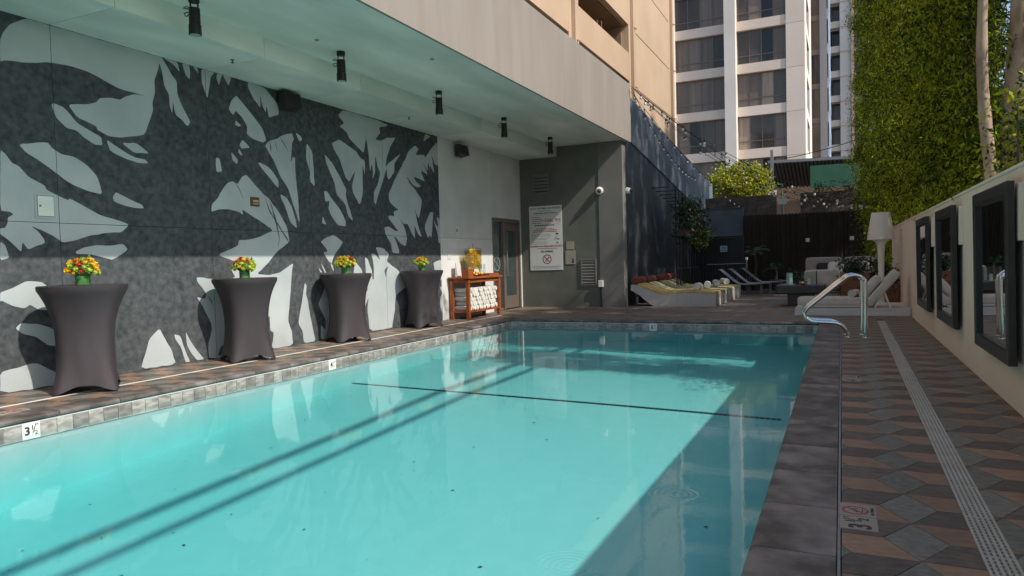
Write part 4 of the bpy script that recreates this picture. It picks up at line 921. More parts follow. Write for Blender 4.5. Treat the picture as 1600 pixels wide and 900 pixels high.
# ------------------------------------------------------------------ white chaise on its platform
pf = thing("chaise_platform", "low whitewashed platform under the grey chaise at the end of the deck", "platform", (.2, 17, 0))
MB().box(-.91, XR-.014, 16.12, 16.16, 0, .135).build("front_board", M_whitewood, pf, bevel=.004)
MB().box(-.91, -.87, 16.162, 18.05, 0, .135).build("side_board", M_whitewood, pf)
for k in range(12): MB().box(-.90, XR-.016, 16.125+k*.16, 16.125+k*.16+.154, .136, .152).build("deck_board", M_whitewood, pf, bevel=.003)
ch = thing("chaise_lounge", "light grey cushioned chaise longue with raised back on the white platform", "chaise longue", (0, 16.6, .152))
MB().box(-.82, .50, 16.26, 16.92, .17, .20).box(-.80, -.75, 16.28, 16.33, .152, .17).box(.40, .45, 16.28, 16.33, .152, .17).box(-.80, -.75, 16.85, 16.90, .152, .17).box(.40, .45, 16.85, 16.90, .152, .17).build("base_frame", M_white, ch)
MB().soft((-.17, 16.59, .285), (.70, .36, .085), .22, 14, 32).build("seat_cushion", M_linen, ch, smooth='all')
ang = math.atan2(.62, .52); R = Matrix.Rotation(-ang, 3, 'Y'); cb = Vector((.76, 16.59, .55))
MB().soft(cb, (.45, .36, .085), .22, 14, 32, rot=R).build("back_cushion", M_linen, ch, smooth='all')
MB().bar((.52, 16.30, .20), (1.02, 16.30, .82), .02, .03).bar((.52, 16.88, .20), (1.02, 16.88, .82), .02, .03).bar((.62, 16.30, .16), (.80, 16.30, .52), .03, .03).bar((.90, 16.30, .16), (.79, 16.30, .50), .03, .03).bar((.62, 16.88, .16), (.80, 16.88, .52), .03, .03).bar((.90, 16.88, .16), (.79, 16.88, .50), .03, .03).build("back_support", M_white, ch)
tag(MB().soft((.53, 16.55, .56), (.30, .26, .095), .55, 14, 24, rot=Matrix.Rotation(-ang-.05, 3, 'Y')).build("throw_pillow", M_linen, smooth='all'), "plump pale pillow leaning on the back of the chaise", "pillow")
o = link("rolled_towel", roll_mesh(.40, .085, 4, M_linen), None, (.24, 16.50, .445)); o.rotation_euler = (2.0, 0, math.pi/2-.25); tag(o, "rolled cream towel on the grey chaise cushion", "towel")
# ------------------------------------------------------------------ giant lamp, planter, lounge furniture
lp = thing("giant_floor_lamp", "giant white floor lamp with a tapering shade behind the chaise", "lamp", (.84, 18.55, 0))
MB().lathe([(.26, 0), (.26, .02), (.08, .05), (.062, .3), (.065, .9), (.075, 1.30), (.088, 1.45), (.12, 1.53), (.19, 1.58), (.25, 1.60)], (.84, 18.55, 0), 32).build("lamp_stand", M_white, lp, smooth=True)
MB().lathe([(.285, 1.585), (.295, 1.595), (.292, 1.62), (.20, 2.19), (.185, 2.215), (.01, 2.22)], (.84, 18.55, 0), 40).build("lamp_shade", M_white, lp, smooth=True)
def soft_leaves(name, m, centre, half, n, ln, wd_, seed, parent, per=14):
    rng = np.random.default_rng(seed); C = rng.uniform(-1, 1, (max(1, n//per), 3)); C *= np.array(half); C += np.array(centre)
    return tag(link(name, quads_mesh(name, leaf_cloud(clumps(rng, C, per, ln*1.1), ln, wd_, rng, .1), m), parent), kind='stuff')
def planter(name, label, x0, x1, y0, y1, z, m, leaf, seed, lh=.25):
    t = thing(name, label, "planter", ((x0+x1)/2, (y0+y1)/2, 0)); n = max(3, int(z/.14))
    for k in range(n):
        a, b = z*k/n+.003, z*(k+1)/n-.003
        MB().box(x0, x1, y0, y0+.03, a, b).box(x0, x0+.03, y0+.031, y1, a, b).box(x1-.03, x1, y0+.031, y1, a, b).build("board", m, t, bevel=.003)
    MB().box(x0+.031, x1-.031, y0+.031, y1, .0, z-.05).build("soil", M_bark_dark, t)
    soft_leaves("foliage", leaf, ((x0+x1)/2, (y0+y1)/2, z+lh*.4), ((x1-x0)*.45, (y1-y0)*.45, lh*.5), 420, .13, .05, seed, t)
    return t
planter("wooden_planter", "orange brown wooden planter with low shrubs behind the chaise", -.02, .62, 19.3, 19.9, .80, M_wood2, M_leaf_dark, 3)
planter("wooden_planter", "orange brown wooden planter against the white wall behind the lamp", .80, 1.24, 18.95, 19.6, .55, M_wood2, M_leaf_dark, 4, .2)
ct = thing("coffee_table", "heavy dark coffee table with a thick slab top", "table", (-.95, 19.5, 0))
MB().box(-1.52, -.36, 18.95, 20.0, .30, .52).build("table_top", M_darkwood, ct, bevel=.03); MB().box(-1.25, -.62, 19.15, 19.8, 0, .30).build("pedestal", M_darkwood, ct, bevel=.01)
MB().box(-1.40, -.50, 19.1, 19.9, .52, .528).build("inlay", M_slategrey, ct)
t = thing("glass_vase", "pale green glass vase at the left of the coffee table", "vase", (-1.20, 19.2, .528)); MB().lathe([(.075, .528), (.075, .83), (.068, .83), (.068, .54)], (-1.20, 19.2, 0), 18).build("vase", M_teal, t, smooth=True)
t = thing("table_plant", "small leafy plant between the vase and the lantern on the coffee table", "plant", (-1.02, 19.35, .528)); MB().lathe([(.05, .528), (.07, .62)], (-1.02, 19.35, 0), 12).build("pot", M_terracotta, t); soft_leaves("foliage", M_leaf_dark, (-1.02, 19.35, .72), (.08, .08, .09), 90, .08, .035, 8, t)
t = thing("glass_lantern", "square glass lantern with dark corner posts on the coffee table", "lantern", (-.76, 19.4, .528))
for a, b in ((-.93, 19.25), (-.57, 19.25), (-.93, 19.6), (-.57, 19.6)): MB().box(a-.008, a+.008, b-.008, b+.008, .528, .86).build("post", M_black, t)
MB().box(-.925, -.575, 19.249, 19.252, .54, .85).box(-.925, -.575, 19.598, 19.601, .54, .85).box(-.932, -.929, 19.26, 19.59, .54, .85).box(-.571, -.568, 19.26, 19.59, .54, .85).build("pane", M_glassclear, t)
MB().lathe([(.04, .53), (.04, .68)], (-.75, 19.42, 0), 12).build("candle", M_white, t)
t = thing("votive_holder", "copper coloured votive bowl in front of the glass lantern", "candle holder", (-.88, 19.1, .528)); MB().lathe([(.04, .528), (.085, .57), (.08, .61), (.072, .61), (.075, .575), (.03, .54)], (-.88, 19.1, 0), 16).build("bowl", M_copper, t, smooth=True); MB().lathe([(.03, .545), (.03, .59)], (-.88, 19.1, 0), 10).build("candle", M_white, t)
# armchair seen from behind, sectional sofa with cushions
ac = thing("lounge_armchair", "low white cushioned armchair with black metal frame behind the coffee table", "armchair", (-.5, 21.5, 0))
MB().soft((-.50, 21.15, .62), (.44, .10, .24), .3, 12, 24).build("back_cushion", M_linen, ac, smooth='all'); MB().soft((-.50, 21.55, .40), (.42, .40, .09), .25, 12, 24).build("seat_cushion", M_linen, ac, smooth='all')
fr = MB()
for x in (-.98, -.02):
    fr.bar((x, 21.1, 0), (x, 21.1, .66), .035, .035).bar((x, 21.95, 0), (x, 21.95, .66), .035, .035).bar((x, 21.08, .66), (x, 21.97, .66), .035, .035)
fr.bar((-.98, 21.1, .28), (-.02, 21.1, .28), .03, .03).bar((-.98, 21.95, .28), (-.02, 21.95, .28), .03, .03); fr.build("frame", M_black, ac)
sf = thing("sectional_sofa", "grey L shaped outdoor sofa in front of the dark cane fence", "sofa", (.2, 25.6, 0))
MB().box(-1.10, 1.9, 25.0, 25.95, .10, .30).box(1.05, 1.9, 23.3, 24.99, .10, .30).build("base", M_sofa, sf, bevel=.01)
for a, b in ((-1.10, .04), (.06, 1.9)):
    MB().soft(((a+b)/2, 25.85, .80), ((b-a)/2, .13, .38), .22, 12, 32).build("back_cushion", M_sofa, sf, smooth='all'); MB().soft(((a+b)/2, 25.32, .42), ((b-a)/2, .42, .13), .2, 12, 32).build("seat_cushion", M_sofa, sf, smooth='all')
MB().soft((1.78, 24.1, .80), (.13, .85, .38), .22, 12, 32).build("back_cushion", M_sofa, sf, smooth='all'); MB().soft((1.42, 24.15, .42), (.35, .80, .13), .2, 12, 32).build("seat_cushion", M_sofa, sf, smooth='all')
def pillow(c, h, m, rz, lb, tilt=.25):
    R = Matrix.Rotation(rz, 3, 'Z') @ Matrix.Rotation(-tilt, 3, 'X'); tag(MB().soft(c, h, .45, 12, 24, rot=R).build("throw_pillow", m, smooth='all'), lb, "pillow")
pillow((-.52, 25.45, .76), (.24, .10, .24), M_black, 0, "black throw pillow at the left of the sofa")
pillow((-.16, 25.38, .77), (.25, .10, .25), M_white, .05, "square white throw pillow in the middle of the sofa")
pillow((.24, 25.5, .75), (.22, .10, .23), M_slategrey, 0, "dark grey throw pillow beside the square white one")
pillow((.80, 25.0, .80), (.27, .12, .28), M_linen, .9, "pale round throw pillow at the sofa corner")
pillow((1.10, 25.2, .82), (.27, .11, .27), M_camo, .5, "mottled brown throw pillow in the sofa corner")
st_ = thing("side_table", "small dark wooden block table in front of the sofa", "table", (.15, 22.6, 0))
for k in range(3): MB().box(-.12, .40, 22.4, 22.9, .02+k*.14, .15+k*.14).build("board", M_wood2, st_, bevel=.004)
# sling loungers and palm
def make_sling():
    t = thing("sling_lounger", "", "sun lounger", (0, 0, 0))
    pr = [(0, .83), (.05, .86), (.12, .80), (.55, .43), (.75, .36), (1.25, .37), (1.55, .40), (1.62, .38)]
    P = smooth_path([(a, 0, b) for a, b in pr], 4)
    sl = MB()
    for i in range(len(P)-1):
        a, b = P[i], P[i+1]; sl.add([(a.x, -.27, a.z), (b.x, -.27, b.z), (b.x, .27, b.z), (a.x, .27, a.z), (a.x, -.27, a.z-.03), (b.x, -.27, b.z-.03), (b.x, .27, b.z-.03), (a.x, .27, a.z-.03)], [(0, 1, 2, 3), (7, 6, 5, 4), (0, 4, 5, 1), (2, 6, 7, 3)])
    o = link("sling", sl.mesh("sling", M_slategrey, smooth=True)); o.parent = t
    f = MB()
    for s in (-.29, .29): f.tube([p + Vector((0, s, -.01)) for p in P], .016, 8)
    o = link("frame", f.mesh("frame", M_alu, smooth=True)); o.parent = t
    for s in (-.28, .28):
        for x in (.55, 1.35): o = link("leg", MB().tube([(x-.25*(x < 1), s, .42+.15*(x < 1)), (x-.28*(x < 1), s, 0)], .014, 8).mesh("leg", M_alu)); o.parent = t
    return t
sg0 = make_sling()
for i, (x, y, lb) in enumerate([(-3.75, 24.6, "nearest grey sling lounger in front of the dark gate"), (-3.55, 25.5, "middle grey sling lounger of three by the fence"), (-3.25, 26.4, "farthest grey sling lounger beside the palm")]):
    t = sg0 if i == 0 else copy_tree(sg0); t.location = (x, y, 0); tag(t, lb, "sun lounger", "grey sling loungers by the fence")
def palm(x, y, z, n, L, seed, label, trunk=.5):
    t = thing("potted_palm", label, "palm", (x, y, 0)); rng = random.Random(seed)
    MB().lathe([(.16, 0), (.22, .38), (.23, .40), (.19, .40)], (x, y, 0), 16).build("pot", M_terracotta, t, smooth=True)
    MB().tube([(x, y, .35), (x+.03, y, z*.7), (x, y, z)], [.07, .05, .06], 10).build("trunk", M_bark_dark, t, smooth=True)
    for k in range(n):
        a = 2*math.pi*k/n + rng.uniform(-.2, .2); el = rng.uniform(.3, 1.25); l = L*rng.uniform(.8, 1.15); mb = MB(); prev = None
        pts = []
        for j in range(9):
            s = j/8; pts.append(Vector((x+math.cos(a)*l*s*math.cos(el), y+math.sin(a)*l*s*math.cos(el), z+l*(s*math.sin(el)-.55*s*s))))
        mb.tube(pts, [.008*(1-.8*j/8) for j in range(9)], 4)
        for j in range(1, 9):
            p = pts[j]; d = (pts[j]-pts[j-1]).normalized(); sd = d.cross(Vector((0, 0, 1))).normalized()
            for sg_ in (-1, 1):
                for f in (0, .5):
                    q = pts[j-1].lerp(p, f); ll = l*.30*(1-.55*j/8); e = q + sd*sg_*ll*.8 + d*ll*.6 - Vector((0, 0, ll*.25)); mb.add([q, q.lerp(e, .5)+d*.014, e, q.lerp(e, .5)-d*.014], [(0, 1, 2, 3)])
        mb.build("frond", M_leaf_palm, t)
palm(-2.9, 27.4, 1.35, 13, .8, 1, "potted palm with stiff green fronds in front of the dark fence")
palm(1.3, 27.3, 1.35, 12, .85, 5, "dim palm half hidden behind the giant white lamp")
palm(-2.2, 27.6, .8, 9, .55, 8, "low dark palm to the right of the stiff green palm")
# ------------------------------------------------------------------ back boundary: cane fence, block walls, gate, railings
YFN = 28.6
fn = thing("cane_fence", "tall dark cane fence across the far end of the terrace", "fence", (-.6, YFN, 0))
cm_ = [MB().tube([(0, 0, .0), (.004, .002, 1.4), (-.003, 0, 2.84+d)], .020, 6).mesh("cane", M_bamboo, smooth=True) for d in (-.02, .0, .02)]
x = -3.42; k = 0
while x < 2.2 and k < 140: link("cane", cm_[k % 3], fn, (x+random.uniform(-.004, .004), YFN+random.uniform(-.006, .006), 0)); x += .0405; k += 1
MB().box(-3.44, 2.25, YFN+.03, YFN+.07, .02, 2.80).build("backing", M_black, fn)
for z in (.4, 1.5, 2.6): MB().box(-3.43, 2.24, YFN-.03, YFN-.022, z-.01, z+.01).build("wire", M_black, fn)
for i, (px, py) in enumerate([(1262, 375), (1331, 372)]):
    p = at(px, py, Y=YFN-.03)
    tag(MB().box(p.x-.07, p.x+.07, YFN-.06, YFN-.031, p.z-.07, p.z+.07).build("outlet_cover", M_white, bevel=.008), ["small white outlet cover on the cane fence left of the sofa's middle", "small white outlet cover on the cane fence near the giant lamp"][i], "outlet", "outlet covers on the cane fence")
bw = thing("blue_stucco_wall", "short blue-grey stucco wall between the ramp and the cane fence", "wall", (-4.4, 28.6, 0))
MB().box(XE-.02, -3.46, 28.75, 29.0, 0, 3.16).build("wall_body", M_ramp, bw); MB().box(XE-.02, -3.44, 28.72, 29.03, 3.16, 3.2).build("wall_cap", M_ramp, bw)
t = thing("block_wall", "brown block wall under the yellow-green tree, left of the gap", "wall", (-4.2, 31.2, 0), "brown block walls behind the fence")
a = at(1112, 321, Y=31.2); b = at(1196, 335, Y=31.2)
for r in range(19):
    z = r*.2
    for c in range(8): MB().box(-5.6+c*.4, -5.2+c*.4-.006, 31.2, 31.4, z, z+.194).build("block", M_brown, t) if r > 12 else None
MB().box(-5.6, -2.41, 31.21, 31.39, 0, 2.6).build("lower_wall", M_brown, t)
t = thing("block_wall", "brown block wall with a leafy top, right of the gap behind the cane fence", "wall", (.6, 31.2, 0), "brown block walls behind the fence")
for r in range(13, 19):
    z = r*.2
    for c in range(9): MB().box(-1.50+c*.4, -1.10+c*.4-.006, 31.2, 31.4, z, z+.194).build("block", M_brown, t)
MB().box(-1.5, 2.09, 31.21, 31.39, 0, 2.6).build("lower_wall", M_brown, t)
t = thing("creeper", "dry creeper trailing over the brown block wall below the green windscreen", "creeper", (.6, 31.3, 3.8)); soft_leaves("foliage", M_leaf_dark, (.6, 31.25, 3.84), (1.55, .2, .13), 900, .12, .05, 31, t)
p = at(1222, 314, Y=30.9)
t = thing("notice_board", "small white notice hanging in the gap between the brown walls", "sign", (p.x, 30.9, p.z)); MB().box(p.x-.17, p.x+.17, 30.9, 30.92, p.z-.13, p.z+.11).build("panel", M_signwhite, t); MB().box(p.x-.02, p.x+.02, 30.93, 30.97, 0, p.z+.12).build("post", M_black, t)
# gate with pool notice
gt = thing("metal_gate", "black metal gate of thin upright bars with a small pale notice", "gate", (-4.3, 26.9, 0))
for x in np.arange(-5.02, -3.28, .11): MB().box(x-.011, x+.011, 26.89, 26.91, .1, 2.0).build("bar", M_black, gt)
MB().box(-5.06, -3.26, 26.885, 26.915, 1.98, 2.03).box(-5.06, -3.26, 26.885, 26.915, .06, .11).box(-5.06, -3.26, 26.885, 26.915, 1.02, 1.06).build("rail", M_black, gt)
MB().box(-5.12, -5.06, 26.87, 26.93, 0, 2.05).build("post", M_black, gt); MB().box(-3.26, -3.20, 26.87, 26.93, 0, 2.05).build("post", M_black, gt)
MB().box(-5.05, -3.27, 26.93, 26.95, .1, 1.97).build("mesh_panel", M_black, gt)
t = thing("gate_notice", "small pale blue notice with black print on the dark gate", "sign", (-3.92, 26.86, 1.6))
pl_ = MB().box(-4.05, -3.80, 26.86, 26.88, 1.46, 1.68).build("plate", M_skyblue, t); text("NO", .10, M_ink, pl_, frame_mtx((-3.925, 26.858, 1.60), (1, 0, 0), (0, 0, 1)), bold=.004); MB().box(-4.02, -3.83, 26.857, 26.859, 1.50, 1.53).build("print", M_ink, pl_)
# upright railing with planters and flowers on the ramp wall
rl = thing("trellis_railing", "black upright bar railing carrying hanging flowers against the dark wall", "railing", (-4.6, 23.3, 0))
for k in range(8):
    y = 21.6+k*.5; top = 3.45-.07*k; MB().tube([(XE+.0, y, top), (-4.55, y, top), (-4.55, y, .0)], .02, 6).build("bar", M_black, rl)
MB().tube([(-4.55, 21.6, .95), (-4.55, 25.1, .95)], .02, 6).tube([(-4.55, 21.6, 1.9), (-4.55, 25.1, 1.9)], .015, 6).build("rail", M_black, rl)
MB().tube([(-4.55, 25.1, 2.75), (-4.3, 26.6, 2.1)], .02, 6).build("brace", M_black, rl)
for k in range(14): MB().tube([(-4.50+.02*(k % 2), 21.6+k*.28, .0), (-4.50+.02*(k % 2), 21.6+k*.28, .95)], .012, 5).build("baluster", M_black, rl)
hp = thing("hanging_planter", "mass of hanging plants with a few pale pink flowers on the black railing", "planter", (-4.4, 23.2, 1.95))
MB().box(-4.54, -4.30, 21.7, 24.6, 1.95, 2.15).build("trough", M_terracotta, hp)
soft_leaves("foliage", M_leaf_dark, (-4.38, 23.2, 2.45), (.28, 1.5, .60), 2600, .11, .05, 21, hp)
soft_leaves("trailing_foliage", M_leaf, (-4.3, 24.0, 2.0), (.22, .8, .28), 420, .10, .045, 22, hp)
for k in range(16):
    o = link("flower", BL[0].copy(), hp, (-4.12+random.uniform(-.12, .06), random.uniform(21.8, 24.6), random.uniform(2.1, 2.9))); o.data.materials.clear(); o.data.materials.append(M_fl_p); o.scale = (1.3, 1.3, 1.3); o.rotation_euler = (.5, .8, 0)
t = thing("pipe_stand", "short pale pipe with a cap beside the gate", "pipe", (-3.1, 26.6, 0)); MB().tube([(-3.1, 26.6, 0), (-3.1, 26.6, 1.15)], .03, 8).build("upright", M_alu, t); MB().tube([(-3.1, 26.6, 1.02), (-4.5, 26.6, 1.0)], .012, 6).build("arm", M_alu, t); MB().lathe([(.05, 1.15), (.05, 1.22), (.02, 1.24)], (-3.1, 26.6, 0), 10).build("cap", M_white, t)
# ------------------------------------------------------------------ behind the fence: roof, windscreen, tree
rf = thing("shelter_roof", "dark corrugated shelter roof on a grey post behind the brown walls", "shelter", (-1.2, 40, 0))
a0, a1 = at(1203, 254, Y=40), at(1352, 246, Y=40)
for k in range(30):
    x = a0.x + (a1.x+1-a0.x)*k/30; zz = a0.z + (a1.z-a0.z)*k/30
    MB().tube([(x, 40.0, zz), (x, 44, zz-.95)], .105, 6).build("corrugation", M_rooftin, rf)
MB().bar((a0.x-.1, 39.9, a0.z+.02), (a1.x+1, 39.9, a1.z+.02), .08, .14).build("fascia_board", M_alu, rf)
MB().box(a0.x+.05, a0.x+.20, 39.6, 39.75, 0, a0.z+.6).build("post", M_alu, rf); MB().box(a1.x-.6, a1.x-.5, 43, 43.1, 0, a1.z-.4).build("post", M_alu, rf); MB().box(a1.x+.8, a1.x+.9, 40.1, 40.2, 0, a1.z).build("post", M_alu, rf)
MB().box(a0.x, a1.x+1, 44.2, 44.4, 0, a1.z-.9).build("rear_wall", M_beige_in, rf)
b0, b1 = at(1266, 259, Y=39), at(1352, 254, Y=39); c0 = at(1266, 294, Y=39)
t = thing("green_windscreen", "flat green cloth windscreen stretched under the shelter roof", "screen", (b0.x, 39, c0.z))
MB().add([(b0.x, 39, c0.z), (b1.x+1, 39, c0.z), (b1.x+1, 39, b1.z), (b0.x, 39, b0.z), (b0.x, 39.03, c0.z), (b1.x+1, 39.03, c0.z), (b1.x+1, 39.03, b1.z), (b0.x, 39.03, b0.z)], [(0, 1, 2, 3), (7, 6, 5, 4), (0, 4, 5, 1), (1, 5, 6, 2), (2, 6, 7, 3), (3, 7, 4, 0)]).build("cloth", M_greentarp, t)
for x in (b0.x+.03, (b0.x+b1.x)/2, b1.x): MB().box(x-.03, x+.03, 39.04, 39.1, 0, b0.z).build("post", M_alu, t)
t = thing("chain_link_frame", "thin green pipe frame beside the windscreen", "fence", (-3, 38, 0)); q0, q1 = at(1192, 290, Y=38), at(1222, 289, Y=38)
MB().tube([(q0.x, 38, 0), (q0.x, 38, q0.z)], .04, 6).tube([(q1.x, 38, 0), (q1.x, 38, q0.z)], .04, 6).tube([(q0.x-.1, 38, q0.z), (q1.x+.1, 38, q0.z)], .035, 6).tube([(q0.x, 38, q0.z-.1), (q1.x, 38, q0.z-1)], .025, 6).build("pipe_frame", M_greentarp, t)
def tree(name, label, base, h0, crown_c, half, n, per, spread, ln, wd_, m, seed, bark=M_bark_dark, r=.12, group=None):
    t = thing(name, label, "tree", base, group); rng = np.random.default_rng(seed); b = Vector(base); cc = Vector(crown_c)
    tb = MB(); mid = b.lerp(cc, .55) + Vector((.1, 0, 0)); tb.tube([b, mid, cc], [r, r*.75, r*.3], 10)
    for k in range(7):
        a = k*2.4; e = cc + Vector((half[0]*.75*math.cos(a), half[1]*.75*math.sin(a), half[2]*(.6*math.sin(k*1.7)))); s = mid.lerp(cc, .2+.08*k); tb.tube([s, s.lerp(e, .55)+Vector((0, 0, .12)), e], [r*.4, r*.25, r*.08], 6)
    tb.build("trunk", bark, t, smooth=True)
    C = rng.normal(size=(n, 3)); C /= np.linalg.norm(C, axis=1)[:, None]; C *= (rng.uniform(.35, 1.05, n)**.6)[:, None]; C = C*np.array(half) + np.array(crown_c)
    C[:, 2] += rng.normal(size=n)*half[2]*.12
    link("crown", quads_mesh("crown", leaf_cloud(clumps(rng, C, per, spread), ln, wd_, rng), m), t)
    return t
yt = at(1153, 282, Y=36)
tree("yellow_tree", "bright yellow-green young tree rising behind the block wall", (yt.x, 36, 0), 0, (yt.x+.05, 36, yt.z-.15), (1.40, 1.1, .84), 260, 38, .16, .15, .08, M_leaf_yellow, 12)
# ------------------------------------------------------------------ office tower
tw_ = thing("office_tower", "pale concrete office tower with dark window bands behind the pool terrace", "building", (-8, 58, 0))
YT = 58; P0 = 3.31; Z0 = 12.17; HSP = .72
FL = range(-3, 7)
def bay(x0, x1, nm):
    for f in FL:
        z = Z0+f*P0
        MB().box(x0, x1, YT+.02, YT+.6, z, z+HSP).build("spandrel", M_tower, tw_)
        wz0, wz1 = z+HSP, z+P0
        wf = MB().box(x0, x1, YT+.30, YT+.36, wz0, wz0+.06).box(x0, x1, YT+.30, YT+.36, wz1-.07, wz1).box(x0, x1, YT+.30, YT+.345, wz0+.62, wz0+.68)
        for k in range(nm+1): xm = x0+(x1-x0-.06)*k/nm; wf.box(xm, xm+.06, YT+.299, YT+.361, wz0+.06, wz1-.07)
        w_ = wf.build("window_frame", M_bronze if nm == 4 else M_alu, tw_)
        for k in range(nm):
            a, b = x0+(x1-x0)*k/nm+.03, x0+(x1-x0)*(k+1)/nm-.03
            MB().add([(a, YT+.34+random.uniform(-.006, .006), wz0+.05), (b, YT+.34+random.uniform(-.006, .006), wz0+.05), (b, YT+.34+random.uniform(-.006, .006), wz1-.06), (a, YT+.34+random.uniform(-.006, .006), wz1-.06)], [(0, 1, 2, 3)]).build("pane", random.choice([M_glass_dark]*5 + [M_blind]*3 + [M_curtain]), w_)
bay(-24, -20, 4); bay(-19.2, -15.6, 4); bay(-14.8, -12.8, 2); bay(-12.05, -8.12, 4); bay(-7.28, -3.68, 4)
for x0, x1 in ((-20, -19.2), (-15.6, -14.8), (-12.8, -12.05), (-8.12, -7.28)): MB().box(x0, x1, YT-.75, YT+.7, 0, 34).build("column", M_tower_edge, tw_)
for f in FL:
    z = Z0+f*P0; MB().box(-3.68, -2.36, YT-.06, YT+.7, z+.012, z+P0-.012).build("cladding_panel", M_tower, tw_)
MB().box(-24.4, -2.6, YT+.7, YT+18, 0, 34).build("core", M_beige_in, tw_); MB().box(-24, -2.6, YT+.02, YT+.69, 0, Z0+FL[0]*P0).build("lower_wall", M_tower, tw_)
for f in FL:    # side face with narrow windows
    z = Z0+f*P0
    MB().box(-2.6, -2.36, YT+.71, YT+13, z, z+.8).build("side_spandrel", M_tower_edge, tw_)
    for ya, yb in ((YT+.71, YT+3.2), (YT+8.4, YT+13)): MB().box(-2.6, -2.36, ya, yb, z+.8, z+P0).build("side_pier", M_tower_edge, tw_)
    MB().box(-2.6, -2.48, YT+3.2, YT+8.4, z+.8, z+P0).build("pane", M_glass_dark, tw_)
wg = thing("glass_wing", "narrow dark glass wing with a blue-grey edge beside the office tower", "building", (-1.9, 76, 0))
for f in range(-2, 9):
    z = 10.8+f*3.31
    MB().box(-2.75, -1.75, 76, 76.3, z+.5, z+3.31).build("pane", M_glass_dark, wg); MB().box(-2.75, -1.75, 75.96, 76.3, z, z+.5).build("spandrel", M_bronze, wg)
    MB().box(-1.10, -.95, 76.0, 92, z, z+1.0).build("side_panel", M_blue_panel, wg); MB().box(-1.10, -1.0, 76.0, 92, z+1.0, z+3.31).build("side_glass", M_glass_dark, wg)
    for yy in (76, 80, 84, 88): MB().box(-1.05, -.94, yy, yy+1.4, z+1.0, z+3.31).build("side_mullion", M_blue_panel, wg)
MB().box(-1.75, -1.11, 75.9, 92, 0, 40).build("edge_pier", M_alu, wg); MB().box(-2.75, -1.76, 76.31, 92, 0, 40).build("core", M_bronze, wg)
t2 = thing("balcony_tower", "distant apartment tower with stacked recessed balconies left of the hedge", "building", (0, 105, 0))
for f in range(-1, 12):
    z = 8.5+f*3.27
    MB().box(-1.75, .05, 105, 105.9, z, z+.85).build("balcony_front", M_tower, t2); MB().box(-1.75, .05, 106.6, 106.7, z+.85, z+3.27).build("pane", M_glass_dark, t2)
    MB().box(-.9, -.85, 106.45, 106.6, z+.85, z+3.27).box(.0, .05, 105.9, 106.6, z+.85, z+3.27).build("window_frame", M_blind, t2)
    MB().box(.052, 1.40, 104.8, 107, z+.01, z+2.95).build("wall_panel", M_tower_edge, t2); MB().box(.052, 1.40, 104.9, 107, z+2.95, z+3.28).build("ledge", M_tower, t2)
MB().box(1.402, 1.75, 104.5, 107, 0, 48).build("edge_pier", M_beige, t2); MB().box(1.752, 3.2, 105.5, 107, 0, 48).build("glass_strip", M_glass_dark, t2); MB().box(-1.75, 3.2, 107.01, 118, 0, 48).build("core", M_tower, t2)
for f in range(-1, 12): MB().box(1.752, 3.2, 105.4, 105.5, 8.5+f*3.27, 8.9+f*3.27).build("glass_transom", M_alu, t2)
# ------------------------------------------------------------------ hedge trees along the garden wall
def hedge_mesh(seed, h, hy, hx, n, z0=1.7, per=78):
    """columnar crown: drooping narrow leaves gathered in uneven clumps"""
    rng = np.random.default_rng(seed); nl = n//13
    za = (np.arange(nl)+rng.uniform(0, 1, nl))/nl; a = np.arange(nl)*2.39996 + rng.normal(size=nl)*.35
    lob = np.stack([hx*.68*np.cos(a), hy*.80*np.sin(a), z0+.3+za*(h-z0-.5)], axis=1); rl = rng.uniform(.20, .56, nl)
    idx = rng.integers(0, nl, n); d = rng.normal(size=(n, 3)); d /= np.linalg.norm(d, axis=1)[:, None]
    C = lob[idx] + d*(rl[idx]*rng.uniform(.35, 1.0, n)**.4)[:, None]*np.array((.85, 1, 1.25))
    nf = n//8; zf_ = rng.uniform(0, 1, nf); af = rng.uniform(0, 6.28, nf); C[:nf] = np.stack([hx*.45*np.cos(af), hy*.8*np.sin(af), z0+zf_*(h-z0)], axis=1)
    C[:, 2] = np.clip(C[:, 2], z0, h)
    tap = np.clip((h - C[:, 2])/.8, .45, 1); C[:, 0] *= tap; C[:, 1] *= tap
    if z0 > 1: C[:, 0] *= np.clip((C[:, 2]-1.5)/1.6, .45, 1)
    k = rng.integers(int(per*.5), int(per*1.5), n); P = np.repeat(C, k, axis=0); sp = np.repeat(rng.uniform(.06, .15, n), k)[:, None]
    P = P + rng.normal(size=P.shape)*sp*np.array((1, 1, 1.5))
    return quads_mesh("crown", leaf_cloud(P, .108, .030, rng, .9), M_leaf)
def hedge_tree(i, x, y, me, h, label):
    t = thing("hedge_tree", label, "tree", (x, y, 0), "tall clipped hedge trees behind the white wall")
    link("crown", me, t, (x, y, 0)).rotation_euler = (0, 0, i*math.pi)
    mb = MB(); mb.tube([(x, y, 0), (x+.08, y+.05, h*.4), (x, y, h*.9)], [.11, .08, .03], 8)
    for k in range(6): z = 1.8+k*(h-3)/6; a = k*2.4; mb.tube([(x, y, z), (x+.55*math.cos(a), y+.7*math.sin(a), z+.5)], [.035, .012], 5)
    mb.build("trunk", M_bark_dark, t, smooth=True); return t
hA, hB, hC, hD = hedge_mesh(1, 8.6, 1.25, .62, 440), hedge_mesh(2, 8.9, 1.25, .7, 460), hedge_mesh(3, 12.5, 1.55, .85, 980), hedge_mesh(4, 12.7, 1.6, .95, 1350, .3)
